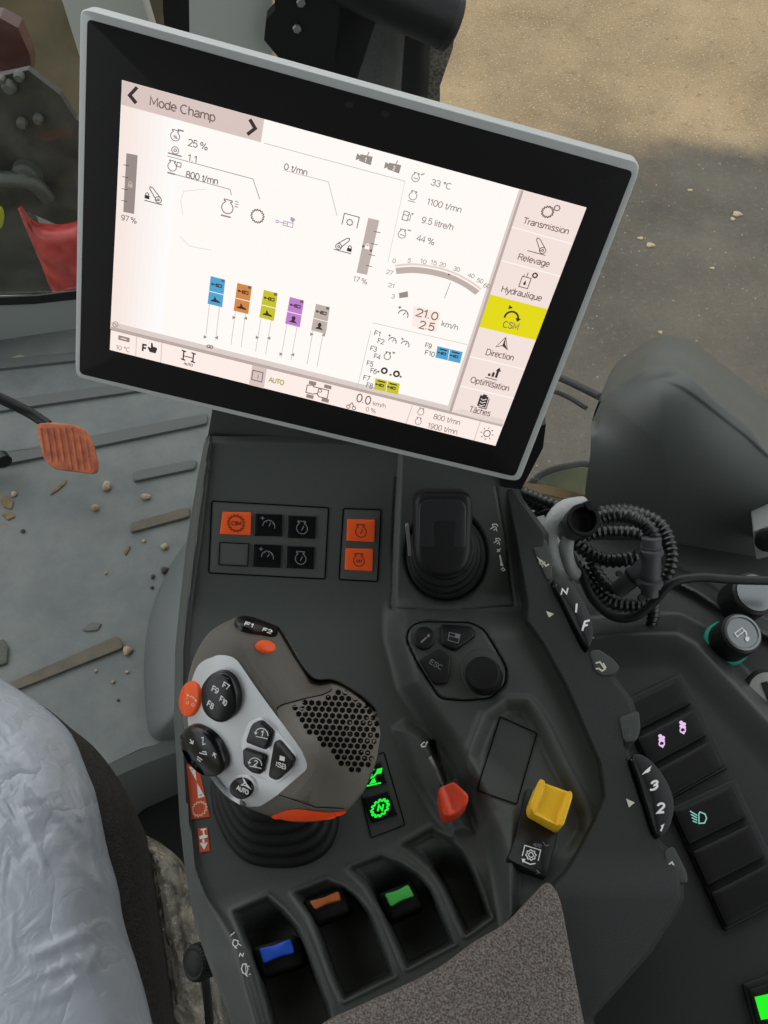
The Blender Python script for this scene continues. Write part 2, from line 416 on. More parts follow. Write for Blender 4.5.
# ------------------------------------------------------------------ a plain single-stroke sans lettering (cap height 1)
def _arc(cx, cy, rx, ry, a0, a1, n=10): return [(cx+rx*math.cos(math.radians(a0+(a1-a0)*i/n)), cy+ry*math.sin(math.radians(a0+(a1-a0)*i/n))) for i in range(n+1)]
XH = .72
def _bowl(x0=.05, w=.46): return _arc(x0+w/2, XH/2, w/2, XH/2, 0, 360, 16)
GLY = {
 '0': (.60, [_arc(.3, .5, .24, .5, 0, 360, 18)]), '1': (.40, [[(.06, .78), (.26, 1), (.26, 0)]]),
 '2': (.60, [_arc(.3, .72, .24, .28, 170, -20, 10)+[(.42, .45), (.06, 0), (.56, 0)]]),
 '3': (.60, [_arc(.29, .75, .22, .25, 165, -80, 9)+_arc(.29, .27, .25, .27, 80, -165, 10)]),
 '4': (.60, [[(.44, 0), (.44, 1), (.03, .3), (.58, .3)]]),
 '5': (.60, [[(.52, 1), (.14, 1), (.09, .52)]+_arc(.29, .33, .25, .33, 130, -155, 11)]),
 '6': (.60, [_arc(.3, .32, .24, .32, 0, 360, 16), [(.07, .40), (.12, .75), (.24, .96), (.38, 1), (.52, .88)]]),
 '7': (.58, [[(.05, 1), (.55, 1), (.22, 0)]]),
 '8': (.60, [_arc(.3, .75, .2, .25, 0, 360, 14), _arc(.3, .26, .25, .26, 0, 360, 14)]),
 '9': (.60, [_arc(.3, .68, .24, .32, 0, 360, 16), [(.53, .60), (.48, .25), (.36, .04), (.22, 0), (.08, .12)]]),
 '%': (.95, [_arc(.2, .76, .15, .22, 0, 360, 12), _arc(.74, .23, .15, .22, 0, 360, 12), [(.70, 1), (.24, 0)]]),
 '°': (.36, [_arc(.18, .84, .12, .14, 0, 360, 10)]), '.': (.26, [[(.11, 0), (.11, .12)]]), '/': (.34, [[(.0, -.02), (.30, 1.02)]]), ' ': (.30, []),
 '+': (.6, [[(.05, .4), (.55, .4)], [(.3, .15), (.3, .65)]]), '~': (.5, [[(.02, .3), (.14, .42), (.34, .3), (.48, .42)]]), 'x': (.46, [[(.03, XH), (.43, 0)], [(.03, 0), (.43, XH)]]),
 'A': (.70, [[(.02, 0), (.35, 1), (.68, 0)], [(.13, .34), (.57, .34)]]), 'C': (.74, [_arc(.39, .5, .33, .5, 50, 310, 16)]),
 'D': (.74, [[(.10, 0), (.10, 1), (.36, 1)]+_arc(.36, .5, .32, .5, 80, -80, 10)+[(.36, 0), (.10, 0)]]), 'E': (.64, [[(.58, 1), (.10, 1), (.10, 0), (.60, 0)], [(.10, .53), (.54, .53)]]),
 'F': (.60, [[(.56, 1), (.10, 1), (.10, 0)], [(.10, .52), (.50, .52)]]), 'H': (.74, [[(.10, 0), (.10, 1)], [(.64, 0), (.64, 1)], [(.10, .53), (.64, .53)]]), 'I': (.24, [[(.12, 0), (.12, 1)]]),
 'M': (.86, [[(.10, 0), (.10, 1), (.43, .22), (.76, 1), (.76, 0)]]), 'N': (.74, [[(.10, 0), (.10, 1), (.64, 0), (.64, 1)]]), 'O': (.80, [_arc(.40, .5, .34, .5, 0, 360, 20)]),
 'P': (.66, [[(.10, 0), (.10, 1), (.38, 1)]+_arc(.38, .75, .22, .25, 80, -80, 8)+[(.38, .5), (.10, .5)]]),
 'R': (.70, [[(.10, 0), (.10, 1), (.40, 1)]+_arc(.40, .76, .22, .24, 80, -80, 8)+[(.40, .52), (.10, .52)], [(.40, .52), (.64, 0)]]),
 'S': (.66, [[(.58, .80), (.50, .95), (.33, 1), (.15, .94), (.10, .77), (.16, .63), (.34, .55), (.52, .46), (.60, .28), (.53, .08), (.33, 0), (.14, .07), (.06, .24)]]), 'B': (.68, [[(.10, 0), (.10, 1), (.38, 1)]+_arc(.38, .76, .19, .24, 80, -80, 8)+[(.40, .52)]+_arc(.40, .26, .22, .26, 80, -80, 8)+[(.10, 0)], [(.10, .52), (.40, .52)]]),
 'T': (.62, [[(.02, 1), (.60, 1)], [(.31, 1), (.31, 0)]]), 'U': (.72, [[(.09, 1), (.09, .3)]+_arc(.36, .28, .27, .28, 185, 355, 10)+[(.63, .3), (.63, 1)]]), 'L': (.56, [[(.10, 1), (.10, 0), (.54, 0)]]),
 'a': (.56, [[(.10, .56), (.18, .69), (.30, .72), (.44, .66), (.47, .52), (.47, .10), (.54, 0)], [(.47, .42), (.20, .36), (.07, .25), (.08, .09), (.19, 0), (.33, .03), (.46, .16)]]),
 'b': (.58, [[(.08, 1), (.08, 0)], _arc(.30, XH/2, .22, XH/2, 0, 360, 14)]), 'c': (.50, [_arc(.28, XH/2, .22, XH/2, 45, 315, 12)]), 'd': (.58, [[(.50, 1), (.50, 0)], _arc(.28, XH/2, .22, XH/2, 0, 360, 14)]),
 'e': (.56, [[(.06, .38), (.50, .38)]+_arc(.28, XH/2, .22, XH/2, 5, 320, 14)]), 'g': (.58, [_arc(.28, XH/2, .22, XH/2, 0, 360, 14), [(.50, XH), (.50, -.08), (.42, -.25), (.25, -.29), (.10, -.20)]]),
 'h': (.56, [[(.08, 1), (.08, 0)], [(.08, .50), (.18, .67), (.32, .72), (.45, .64), (.48, .48), (.48, 0)]]), 'i': (.24, [[(.12, XH), (.12, 0)], [(.12, .90), (.12, 1)]]), 'k': (.52, [[(.08, 1), (.08, 0)], [(.46, XH), (.08, .28)], [(.22, .42), (.49, 0)]]), 'l': (.24, [[(.12, 1), (.12, 0)]]),
 'm': (.86, [[(.08, XH), (.08, 0)], [(.08, .50), (.16, .66), (.28, .72), (.40, .65), (.43, .48), (.43, 0)], [(.43, .50), (.52, .66), (.63, .72), (.75, .65), (.78, .48), (.78, 0)]]),
 'n': (.56, [[(.08, XH), (.08, 0)], [(.08, .50), (.18, .67), (.32, .72), (.45, .64), (.48, .48), (.48, 0)]]), 'o': (.56, [_bowl()]), 'p': (.58, [[(.08, XH), (.08, -.28)], _arc(.30, XH/2, .22, XH/2, 0, 360, 14)]),
 'q': (.58, [[(.50, XH), (.50, -.28)], _arc(.28, XH/2, .22, XH/2, 0, 360, 14)]), 'r': (.36, [[(.08, XH), (.08, 0)], [(.08, .46), (.17, .64), (.34, .70)]]),
 's': (.50, [[(.43, .57), (.36, .69), (.24, .72), (.10, .65), (.09, .52), (.20, .42), (.36, .34), (.45, .20), (.38, .04), (.24, 0), (.10, .05), (.05, .17)]]), 't': (.34, [[(.16, .94), (.16, .12), (.22, .01), (.32, 0)], [(.02, XH), (.31, XH)]]),
 'u': (.56, [[(.08, XH), (.08, .24), (.12, .07), (.24, 0), (.38, .05), (.48, .22)], [(.48, XH), (.48, 0)]]), 'v': (.50, [[(.02, XH), (.25, 0), (.48, XH)]]), 'y': (.50, [[(.02, XH), (.25, .04)], [(.48, XH), (.22, -.16), (.14, -.27), (.03, -.28)]]),
}
GLY['â'] = (.56, GLY['a'][1]+[[(.14, .86), (.28, 1.0), (.42, .86)]])
def _text(s, t, a, b, cap, m, layer=1, up=None, bold=0, wgt=.145):
    """lettering whose baseline runs from a to b, capital height cap (pixels), up = direction of the verticals"""
    a = Vector(a); b = Vector(b); d = b-a
    if up is None: up = Vector((d.y, -d.x)).normalized()
    up = Vector(up).normalized(); tot = sum(GLY[c][0] for c in t); x = 0
    for c in t:
        w, st = GLY[c]
        for p in st:
            q = [tuple(a+d*((x+px)/tot)+up*(py*cap)) for px, py in p]
            closed = math.hypot(q[0][0]-q[-1][0], q[0][1]-q[-1][1]) < 1e-4
            s.stroke(q[:-1] if closed else q, max(.6, cap*wgt)+bold*2, m, layer, closed)
        x += w
Ink.text = _text
WORLD = 1.25; SUN = 0.8
# ------------------------------------------------------------------ palette
M_shell = mat('console_plastic', (70, 75, 72), .48, bump=.10, scale=1800, spec=.45)
M_shell2 = mat('console_insert', (62, 67, 64), .55, bump=.10, scale=1800, spec=.4)
M_panel = mat('switch_frame_plastic', (80, 83, 80), .55, bump=.08, scale=1800, spec=.35)
M_rail = mat('grained_black_plastic', (42, 44, 44), .6, bump=.3, scale=2400, spec=.35)
M_blk = mat('black_plastic', (20, 21, 22), .45, bump=.05, scale=1500, spec=.4)
M_blkg = mat('black_gloss_key', (14, 15, 17), .25, spec=.5)
M_rub = mat('black_rubber', (17, 18, 18), .6, bump=.1, scale=900, spec=.35)
M_groove = mat('dark_gap', (8, 9, 9), .8, spec=.1)
M_org = mat('orange_key', (238, 92, 32), .45, spec=.4, emit=(200, 70, 20), es=.10)
M_orgd = mat('orange_decal', (214, 84, 44), .5)
M_wht = mat('white_print', (222, 224, 222), .6, emit=(200, 200, 200), es=.12)
M_gryp = mat('grey_print', (120, 128, 132), .6)
M_ink = mat('dark_print', (90, 40, 20), .7)
M_grip = mat('taupe_grip', (104, 100, 94), .62, bump=.25, scale=1500, spec=.35)
M_grip2 = mat('taupe_palm', (117, 112, 104), .62, bump=.25, scale=1500, spec=.35)
M_silv = mat('silver_paint', (214, 217, 219), .34, metal=.2, bump=.03, scale=2500, spec=.5)
M_blue = mat('blue_cap', (34, 88, 205), .42, bump=.1, scale=900)
M_brn = mat('brown_orange_cap', (188, 104, 52), .45, bump=.1, scale=900)
M_grn = mat('green_cap', (82, 200, 88), .42, bump=.1, scale=900)
M_red = mat('red_orange_cap', (222, 70, 34), .38, bump=.1, scale=700)
M_yel = mat('yellow_cap', (255, 204, 48), .4, bump=.05, scale=700)
M_led = emat('green_lamp', (30, 240, 60), 1.1)
M_ledd = emat('dim_green_lamp', (150, 225, 205), .7)
M_pink = emat('pink_lamp', (232, 196, 240), 1.0)
M_pad = mat('armrest_fabric', (92, 86, 82), .95, bump=.9, scale=1000, spec=.1, rgb2=(150, 143, 136), vscale=1000)
M_chrome = mat('grey_trim', (150, 156, 156), .35, metal=.3)

# ------------------------------------------------------------------ the armrest console
LB = [(430, 208), (448, 203), (480, 197), (540, 187), (600, 180), (650, 175), (720, 174), (790, 178), (824, 180), (860, 184), (894, 189), (932, 197), (963, 208), (993, 220), (1023, 231), (1060, 246)]
LB2 = [(430, 211), (448, 207), (600, 187), (650, 182), (720, 181), (790, 184), (824, 188), (870, 194), (895, 202), (920, 216), (947, 231), (985, 241), (1019, 251), (1060, 265)]
RB = [(430, 512), (480, 516), (540, 538), (600, 560), (650, 580), (700, 603), (760, 624), (800, 627), (850, 607), (890, 575), (960, 585), (1060, 600)]
Z1 = K(180, 840, 4.267); Z2 = K(320, 820, 4.267); Z3 = K(340, 600, 2.743); Z4 = K(380, 600, 4.267); Z5 = K(380, 460, 4.267); Z6 = K(200, 490, 4.042)
slots = [
 [(234, 912), (268, 897), (283, 910), (298, 928), (307, 950), (317, 976), (329, 1007), (340, 1060), (286, 1060), (272, 1020), (262, 985), (250, 950)],
 [(295, 893), (327, 880), (345, 887), (358, 898), (370, 913), (381, 942), (390, 965), (393, 975), (344, 999), (333, 975), (322, 943), (311, 915)],
 [(350, 868), (381, 856), (400, 863), (417, 874), (431, 890), (443, 918), (453, 943), (407, 967), (396, 942), (383, 914), (367, 885)],
 [(402, 845), (432, 829), (452, 840), (464, 853), (474, 873), (485, 903), (490, 917), (466, 934), (455, 911), (444, 888), (431, 868), (418, 855)]]
plate_edge = [(378, 560), (384, 640), (397, 690), (420, 725), (440, 752), (460, 790), (480, 838), (490, 870), (500, 930)]
plateau = plate_edge + [(700, 930), (700, 560)]
arch_in = [(470, 756), (486, 716), (506, 702), (526, 702), (541, 722), (562, 765), (588, 815), (588, 835), (560, 870), (540, 884), (505, 890), (494, 850), (476, 800)]
esc_pad = rnd(Z4((110, 165), (130, 110), (180, 92), (380, 95), (440, 120), (490, 200), (540, 290), (535, 360), (470, 420), (350, 430), (255, 420), (160, 270)), 6)
isl = [(395, 729), (404, 722), (424, 733), (446, 765), (462, 800), (472, 832), (452, 836), (436, 815), (412, 775)]
groove_lines = [([(396, 478), (393, 540), (391, 608)], 1.6), ([(391, 608), (440, 611), (514, 606), (507, 550), (496, 487)], 1.4)]
lever_well = ell(446, 556, 43, 50, 0, 40)

def h_pod(X, Y):
    z = (604 + .015*(X-200) - Y)
    soft = 9*np.log1p(np.exp(np.clip(z/9, -40, 40)))
    return np.minimum(soft*.00036, .058)
def h_shell(X, Y):
    h = h_pod(X, Y)
    # right-hand raised deck
    h = h + .020*(1-sst(-26, 2, sdp(X, Y, plateau)))*sst(590, 640, Y)
    # slight lip along the pod's right sub-panel
    h = h + .0025*sst(0, 5, X-np.interp(Y, [430, 480, 608], [399, 397, 392]))*(1-sst(604, 612, Y))
    # shallow arch-shaped recess and its rim
    d = sdp(X, Y, arch_in)
    h = h - .007*(1-sst(-12, 1, d))*(1-sst(735, 785, Y-(X-470)*.9)) + .0022*np.exp(-((d-4)/3.5)**2)*sst(690, 700, Y)*(1-sst(760, 870, Y))
    # island of the slider
    d = sdp(X, Y, isl); h = h + .007*(1-sst(-9, 5, d))
    d = segd(X, Y, [(432, 744), (440, 770), (450, 800)]); h = h - .008*(1-sst(2.2, 4.5, d))
    # lever well on the pod
    d = sdp(X, Y, lever_well); h = h - .012*(1-sst(-12, 1, d))
    # lever slots
    dd = np.min(np.stack([sdp(X, Y, s) for s in slots]), 0)
    fade = .22+.78*sst(4, 44, Y-np.interp(X, [230, 300, 370, 440], [905, 882, 860, 836]))
    h = h + .010*sst(880, 960, Y+ (X-260)*.36)*(1-sst(-10, 0, sdp(X, Y, [(200, 900), (520, 800), (520, 1080), (200, 1080)])))
    h = h - .028*(1-sst(-4.5, 1.5, dd))*fade + .0012*np.exp(-((dd-3)/2.2)**2)
    # grooves
    for ln, w in groove_lines: h = h - .0010*(1-sst(w*.4, w*1.1, segd(X, Y, ln)))
    d = segd(X, Y, esc_pad, True); h = h - .0016*(1-sst(.9, 2.0, d))
    # left edge: side face falling away
    xl = lerpx(Y, LB); x2 = lerpx(Y, LB2); u = (X-xl)/np.maximum(x2-xl, 1)
    h = h - .022*(1-sst(-.05, 1.1, u)) + .0038*np.exp(-((u-1.2)/.28)**2)
    return h
console = thing('armrest_console', 'dark grey armrest console carrying the joystick, coloured levers and orange switches', 'control console', P(380, 760, -.06))
shell = gridrelief('shell', 180, 500, 436, 1060, 1.3, LB, RB, h_shell, console, M_shell, skirt=.07)
DK = BV([shell], HP(0))

# switch panels on the pod
def key(name, q, parent, m, inkf=None, h=.0016, label=None, mp=None, bev=1.0, r=1.2, base=-.003):
    mp = mp or DK
    o = pad(name, rnd(q, r, 3), mp, parent, m, h=h, bev=bev, base=base, label=label)
    if inkf:
        k = Ink(BV([o], mp), .0002); inkf(k); k.done('symbol', o)
    return o
def inkc(o, mp=None): return Ink(BV([o], mp or DK), .0002)
pan1 = pad('switch_panel', rnd(Z6((48, 45), (520, 72), (505, 360), (35, 335)), 2), DK, console, M_panel, h=.0004, bev=.6, label='six-key switch panel, one key orange and one blank')
pan2 = pad('switch_panel', rnd(Z6((580, 75), (732, 80), (718, 370), (562, 362)), 2), DK, console, M_panel, h=.0004, bev=.6, label='narrow switch panel with two orange keys')
k = Ink(DK, .0008)
for q in (Z6((48, 45), (520, 72), (505, 360), (35, 335)), Z6((580, 75), (732, 80), (718, 370), (562, 362))): k.stroke(rnd(q, 2), 1.3, M_groove, 0, True)
k.done('panel_gap', console)
k = Ink(DK, .0006); k.stroke(esc_pad, 1.4, M_groove, 0, True); k.done('panel_gap', console)
U0 = (.035, -1)
def fr(q, s): c = cen(q); return Fr(c, (s, s*.04), (s*-.035, -s))
def f_gearkey(q):
    def f(k):
        F_ = fr(q, 7); ic_gear(k, F_, .9, M_ink, teeth=16); k.text('CSM', F_((-.7, -.25))[0], F_((.7, -.25))[0], 3.4, M_ink, bold=.2)
    return f
def f_speed(q): return lambda k: ic_speed(k, fr(q, 6), .8, M_gryp)
def f_eng(q, m=None, txt=None):
    def f(k):
        F_ = Fr((cen(q)[0], cen(q)[1]+1.5), (5.4, .2), (-.2, -5.4)); ic_engine(k, F_, .8, m or M_gryp, tail=False)
        if txt: k.text(txt, F_((-.55, -.3))[0], F_((.55, -.3))[0], 3, m or M_gryp)
        else: k.stroke(F_((-.1, -.4), (.35, .45)), .9, m or M_gryp)
    return f
q = Z6((92, 88), (207, 90), (205, 183), (80, 178)); key('key', q, pan1, M_org, f_gearkey(q), label='lit orange key with a toothed wheel')
q = Z6((222, 95), (338, 98), (335, 188), (218, 185)); key('key', q, pan1, M_blkg, f_speed(q))
q = Z6((355, 102), (472, 106), (470, 197), (352, 193)); key('key', q, pan1, M_blkg, f_eng(q))
q = Z6((80, 212), (198, 218), (193, 308), (76, 302)); key('key', q, pan1, M_panel, label='blank grey key'); k = Ink(DK, .0022); k.stroke(q, 1.0, M_groove, 0, True); k.done('key_gap', pan1)
q = Z6((215, 218), (335, 222), (330, 315), (210, 310)); key('key', q, pan1, M_blkg, f_speed(q))
q = Z6((350, 225), (467, 230), (463, 320), (347, 315)); key('key', q, pan1, M_blkg, f_eng(q))
q = Z6((595, 118), (708, 120), (705, 210), (592, 205)); key('key', q, pan2, M_org, f_eng(q, M_ink))
q = Z6((588, 235), (700, 238), (697, 328), (585, 322)); key('key', q, pan2, M_org, f_eng(q, M_ink, 'MIN'))

# symbols printed right of the front lever
k = Ink(DK, .0006)
for (x, y, s) in ((494.5, 527, 1), (497.5, 541, .9)):
    f = Fr((x, y), (3.2*s, 1.2*s), (1.2*s, -3.6*s))
    k.stroke(f((-1, -.9), (-.3, -.2), (-.8, .5), (.2, .9), (.9, .5)), .9, M_wht); k.stroke(f((.1, -.9), (.6, -.2), (1.1, -.9)), .8, M_wht); k.stroke(f((-.2, .1), (.6, .1)), .8, M_wht)
k.stroke([(497, 549), (500, 551.5)], 1, M_wht); k.stroke([(500.5, 548.5), (497, 552)], 1, M_wht)
k.poly([(499, 555), (500.6, 555), (502, 562), (503.5, 566), (500, 565.5), (500.5, 562)], M_wht)
k.stroke([(501, 570), (503, 567.5), (505, 570), (502.5, 571)], 1, M_wht)
k.done('symbols', console)

# info / menu / ESC keys
o = pad('key', ell(424, 639.4, 10.6, 11, 0, 26), DK, console, M_blk, h=.003, bev=1.5, label='round info key')
k = inkc(o); k.poly(Z4((172, 178), (196, 158), (204, 158), (178, 184)), M_gryp); k.disc(428.6, 635.6, 1.4, 1.4, M_gryp); k.done('symbol', o)
o = key('key', Z4((258, 110), (390, 120), (410, 155), (320, 222), (260, 195)), console, M_blk, h=.003, bev=2, r=3, label='five-sided menu key with a window symbol')
k = inkc(o); k.stroke(Z4((296, 138), (342, 148), (334, 184), (290, 172)), .7, M_gryp, 1, True); k.stroke(Z4((294, 152), (338, 164)), .7, M_gryp); k.poly(Z4((322, 145), (342, 150), (338, 164), (320, 158)), M_gryp); k.done('symbol', o)
o = key('key', Z4((165, 260), (250, 213), (303, 240), (298, 330), (285, 360), (230, 365), (185, 290)), console, M_blk, h=.003, bev=2, r=3, label='ESC key')
k = inkc(o); k.text('ESC', Z4((208, 268))[0], Z4((262, 300))[0], 4.6, M_gryp); k.done('symbol', o)
nk = DK.nrm(470, 720)
kp = DK.at(484.5, 678)
kd = pad('knob_ring', ell(482, 672, 22, 24, -20, 40), DK, console, M_shell2, h=.0012, bev=3, base=-.004)
knob = lathe('rotary_knob', kp+nk*.0005, (D(479.6, 667, .505)-kp), [(0, .0118), (.010, .0112), (.013, .0108), (.0142, .0098), (.0146, .006)], console, M_rub, knurl=.035, seg=48, label='round black menu knob')

# green lit indicators beside the joystick
q = [(354, 764), (384, 752), (405, 825), (371, 838)]
p = pad('indicator_panel', rnd(q, 2), DK, console, M_shell2, h=.0006, bev=.8)
k = Ink(DK, .001); k.stroke(rnd(q, 2), 1.0, M_groove, 0, True); k.done('panel_gap', console)
q1 = [(355, 770), (381, 762), (387, 783), (361, 791)]; q2 = [(363, 798), (388, 791), (398, 815), (371, 824)]
def f_n(k):
    f = Fr((380, 808), (7.2, -1.4), (1.4, -7.2)); ic_gear(k, f, 1.8, M_led, teeth=12); k.text('N', (376.8, 811.4), (383, 810), 6.2, M_led, up=(.2, -1), bold=.5)
def f_tr(k):
    f = Fr((374, 777), (7, -1.6), (1.4, -7))
    k.stroke(f((-1.1, -1.1), (1.2, -1.1)), 1.6, M_led); k.poly(f((-.5, -.9), (.5, -.9), (.15, -.2), (-.15, -.2)), M_led); k.stroke(f((-.8, -.1), (0, .1), (.5, .9)), 1.7, M_led)
    k.poly(f((.2, .3), (1.0, .3), (1.0, 1.1), (.2, 1.1)), M_led); k.stroke(f((-.3, .3), (-.7, .8), (-.2, 1.2)), 1.3, M_led)
key('indicator_key', q1, p, M_blkg, f_tr, h=.0024, label='key with a green lit lift symbol'); key('indicator_key', q2, p, M_blkg, f_n, h=.0024, label='key with a green lit N in a toothed wheel')

# storage insert and the white printed marks
ins = Z3((440, 320), (540, 365), (485, 560), (375, 522))
k = Ink(DK, .0005); k.grid(ins, M_shell2, 0, 24); k.done('blank_insert', console)
k = Ink(DK, .0011); k.stroke(rnd(ins, 2.5), 1.2, M_groove, 0, True); k.done('insert_gap', console)
k = Ink(DK, .0006)
k.stroke(Z3((222, 398), (230, 390), (240, 392), (234, 402), (226, 402)), 1.0, M_wht, 1, True); k.stroke(Z3((240, 388), (236, 396)), 1.2, M_wht); k.stroke(Z3((224, 404), (244, 398)), 1.0, M_wht)
k.done('symbols', console)
o = pad('slot_scale', rnd([(427.6, 758), (430.6, 756), (446.5, 788), (443, 790)], 1), DK, console, mat('scale_print', (150, 152, 150), .6), h=.0012, bev=.3)
# lever-side print on the left rib
k = Ink(DK, .0006)
f = K(180, 840, 4.267)
k.text('x', f((212, 412))[0], f((232, 398))[0], 2.6, M_wht, up=(.5, -1)); k.ring(*f((236, 440))[0], 2.6, 3.2, .8, M_wht); k.stroke(f((228, 424), (252, 432)), .8, M_wht); k.stroke(f((246, 440), (262, 452)), .8, M_wht); k.stroke(f((232, 458), (244, 462)), .8, M_wht)
k.text('N', f((250, 498))[0], f((270, 496))[0], 3.4, M_wht, up=(.3, -1), bold=.2)
k.stroke(f((262, 550), (268, 530), (282, 528), (290, 550), (284, 570), (270, 570)), 1, M_wht, 1, True); k.stroke(f((264, 562), (290, 582)), .9, M_wht); k.stroke(f((278, 526), (284, 582)), .8, M_wht); k.text('+', f((292, 580))[0], f((306, 576))[0], 3, M_wht); k.stroke(f((286, 540), (298, 538)), .9, M_wht)
k.done('symbols', console)
# orange decals
C7 = K(170, 700, 5.486)
k = Ink(DK, .0005)
k.grid(C7((90, 352), (152, 345), (218, 640), (118, 655)), M_orgd, 0)
k.poly(C7((102, 366), (136, 366), (146, 446)), M_wht, 1); k.poly(C7((148, 452), (154, 540), (190, 530)), M_wht, 1)
k.text('+', C7((116, 388))[0], C7((132, 386))[0], 2.6, M_orgd, 2); k.stroke(C7((160, 522), (176, 520)), 1, M_orgd, 2)
fg = Fr(C7((161, 597))[0], (6.2, -.6), (.6, -6.2)); ic_gear(k, fg, 1.0, mat('cream_print', (232, 206, 180), .6), 1, teeth=14)
k.grid(C7((152, 704), (204, 696), (219, 828), (162, 838)), M_orgd, 0)
k.stroke(C7((168, 712), (198, 708)), 1.6, M_wht, 1); k.stroke(C7((183, 712), (186, 740)), 1.8, M_wht, 1); k.poly(C7((160, 748), (186, 738), (206, 742), (204, 754), (188, 760), (164, 764)), M_wht, 1)
k.stroke(C7((182, 764), (186, 806)), 2, M_wht, 1); k.stroke(C7((168, 784), (187, 812), (202, 782)), 1.8, M_wht, 1)
k.done('orange_decals', console)

# fabric armrest pad
pad_o = cat([(541, 889), (525, 903), (500, 928), (470, 946), (437, 970), (402, 988), (367, 1004), (318, 1030), (300, 1075), (430, 1095), (590, 1085), (576, 1024), (562, 950), (553, 905)], 6)
arm = pad('armrest_cushion', pad_o, HP(.028), None, M_pad, h=.026, bev=9, base=-.02, rings=5, c=(470, 1030), dome=.004)
tag(arm, 'brown-grey woven fabric cushion at the rear of the armrest console', 'cushion')

# ------------------------------------------------------------------ black outer rail with its thumbwheels
RL = [(470, 492), (487, 499), (540, 509), (604, 521), (620, 520), (644, 537), (684, 559), (764, 594), (797, 598), (819, 589), (850, 573), (873, 559), (886, 546), (905, 552), (960, 562), (1024, 574), (1060, 580)]
RR = [(470, 506), (482, 512), (496, 521), (534, 549), (569, 547), (600, 563), (653, 588), (660, 607), (678, 616), (700, 633), (714, 637), (745, 627), (760, 631), (836, 656), (848, 668), (870, 683), (899, 684), (915, 676), (955, 650), (1019, 592), (1060, 583)]
def h_rail(X, Y):
    a = X-lerpx(Y, RL); b = lerpx(Y, RR)-X; w = np.maximum(a+b, 1)
    h = .032+.014*sst(560, 480, Y)+.006*sst(850, 900, Y)
    h = h - .024*(1-sst(0, 9, a))**1.5 - .022*(1-sst(0, 6, b))**2
    d = sdp(X, Y, [(552, 583), (586, 650), (640, 640), (600, 560)]); h = h - .02*(1-sst(-4, 1, d))
    return h
rail = gridrelief('outer_rail', 500, 620, 470, 1050, 1.5, RL, RR, h_rail, console, M_rail, skirt=.06, label='grained black outer rail of the armrest')
RB_ = BV([rail], HP(.03))
C8 = K(500, 360, 2.866); C9 = K(500, 640, 2.668); C10 = K(560, 640, 3.692)
def wheel(q, h0, label, c):
    mp = HP(h0+.008)
    return pad('thumbwheel', cat(q, 4), mp, console, M_blk, h=.006, bev=2, base=-.03, dome=.0015, rings=4, label=label, c=c)
w1 = wheel([(551, 584), (566, 583), (582, 604), (590.5, 626), (591, 641), (586, 650), (576, 634), (562, 606)], .022, 'thumbwheel marked F I N', (573, 616))
k = inkc(w1, HP(.02))
k.text('F', (581.2, 631), (587.4, 629.2), 9.5, M_wht, up=(.30, -1), bold=.35); k.text('I', (573.4, 613), (578.4, 612), 9, M_wht, up=(.1, -1), bold=.3); k.text('N', (560, 595), (567.5, 593.4), 6, M_wht, up=(.25, -1), bold=.3); k.stroke([(553, 586.5), (556.5, 585)], 1.3, M_wht)
k.disc(593, 638, .8, .8, M_gryp); k.done('lettering', w1)
w2 = wheel([(630, 759), (641, 758), (655, 770), (667, 789), (671.5, 808), (668, 826), (661, 836), (654, 836), (645, 808), (637, 782)], .022, 'thumbwheel marked 4 3 2 1', (651, 797))
k = inkc(w2, HP(.02))
k.text('4', (641.5, 776), (649.5, 771.5), 6.6, M_wht, up=(.55, -1), bold=.3); k.text('3', (649.4, 791), (658, 788), 8.4, M_wht, up=(.12, -1), bold=.5); k.text('2', (656.6, 813), (664.6, 812), 9, M_wht, up=(.05, -1), bold=.5); k.text('1', (658.2, 831.5), (662, 831), 7, M_wht, up=(.45, -1), bold=.3)
k.stroke([(631, 759.8), (634, 759)], 1, M_wht); k.done('lettering', w2)
for (q, lab, st) in (
 ([(528.8, 548), (543, 541.5), (551.5, 563), (550, 583), (546, 586)], 'rail tab with a white curved symbol', [[(536, 557), (540, 560), (540, 566), (545, 562)], [(541, 560), (546, 566), (549, 564)], [(538, 562), (543, 567)]]),
 ([(587, 655), (596, 653), (611, 663), (618, 672), (612, 678), (600, 680), (593, 675)], 'rail tab with a cream bucket symbol', [[(592, 664), (600, 662), (605, 669), (602, 671), (599, 668.5), (593, 669)], [(603, 663), (606, 668)]]),
 ([(616, 721), (636, 714), (638, 733), (634, 744), (622, 746)], 'dark rail tab with a faint symbol', None),
 ([(661, 853), (670, 848), (683, 874), (684.5, 885), (667, 885)], 'rail tab with a grey corner arrow', [[(665, 862), (664, 871), (674, 871)], [(667, 866), (672, 862), (675, 868)]])):
    o = pad('rail_tab', rnd(q, 4), HP(.026), console, M_shell2, h=.007, bev=1.2, base=-.02, label=lab)
    k = inkc(o, HP(.02))
    if st:
        for s in st: k.stroke(s, 1.5, mat('cream_mark', (216, 212, 194), .6))
    else: k.stroke([(622, 728), (630, 726), (631, 735), (624, 737)], 1.0, M_panel, 1, True)
    k.done('symbol', o)
k = Ink(RB_, .0006); mt = mat('cream_mark', (216, 212, 194), .6)
k.poly([(546, 611), (554, 613.8), (549, 617.6)], mt); k.done('pointer_mark', rail); k = Ink(RB_, .0006); k.poly([(626, 798.4), (634.8, 802.6), (629, 807.4)], mt); k.done('pointer_mark', rail)

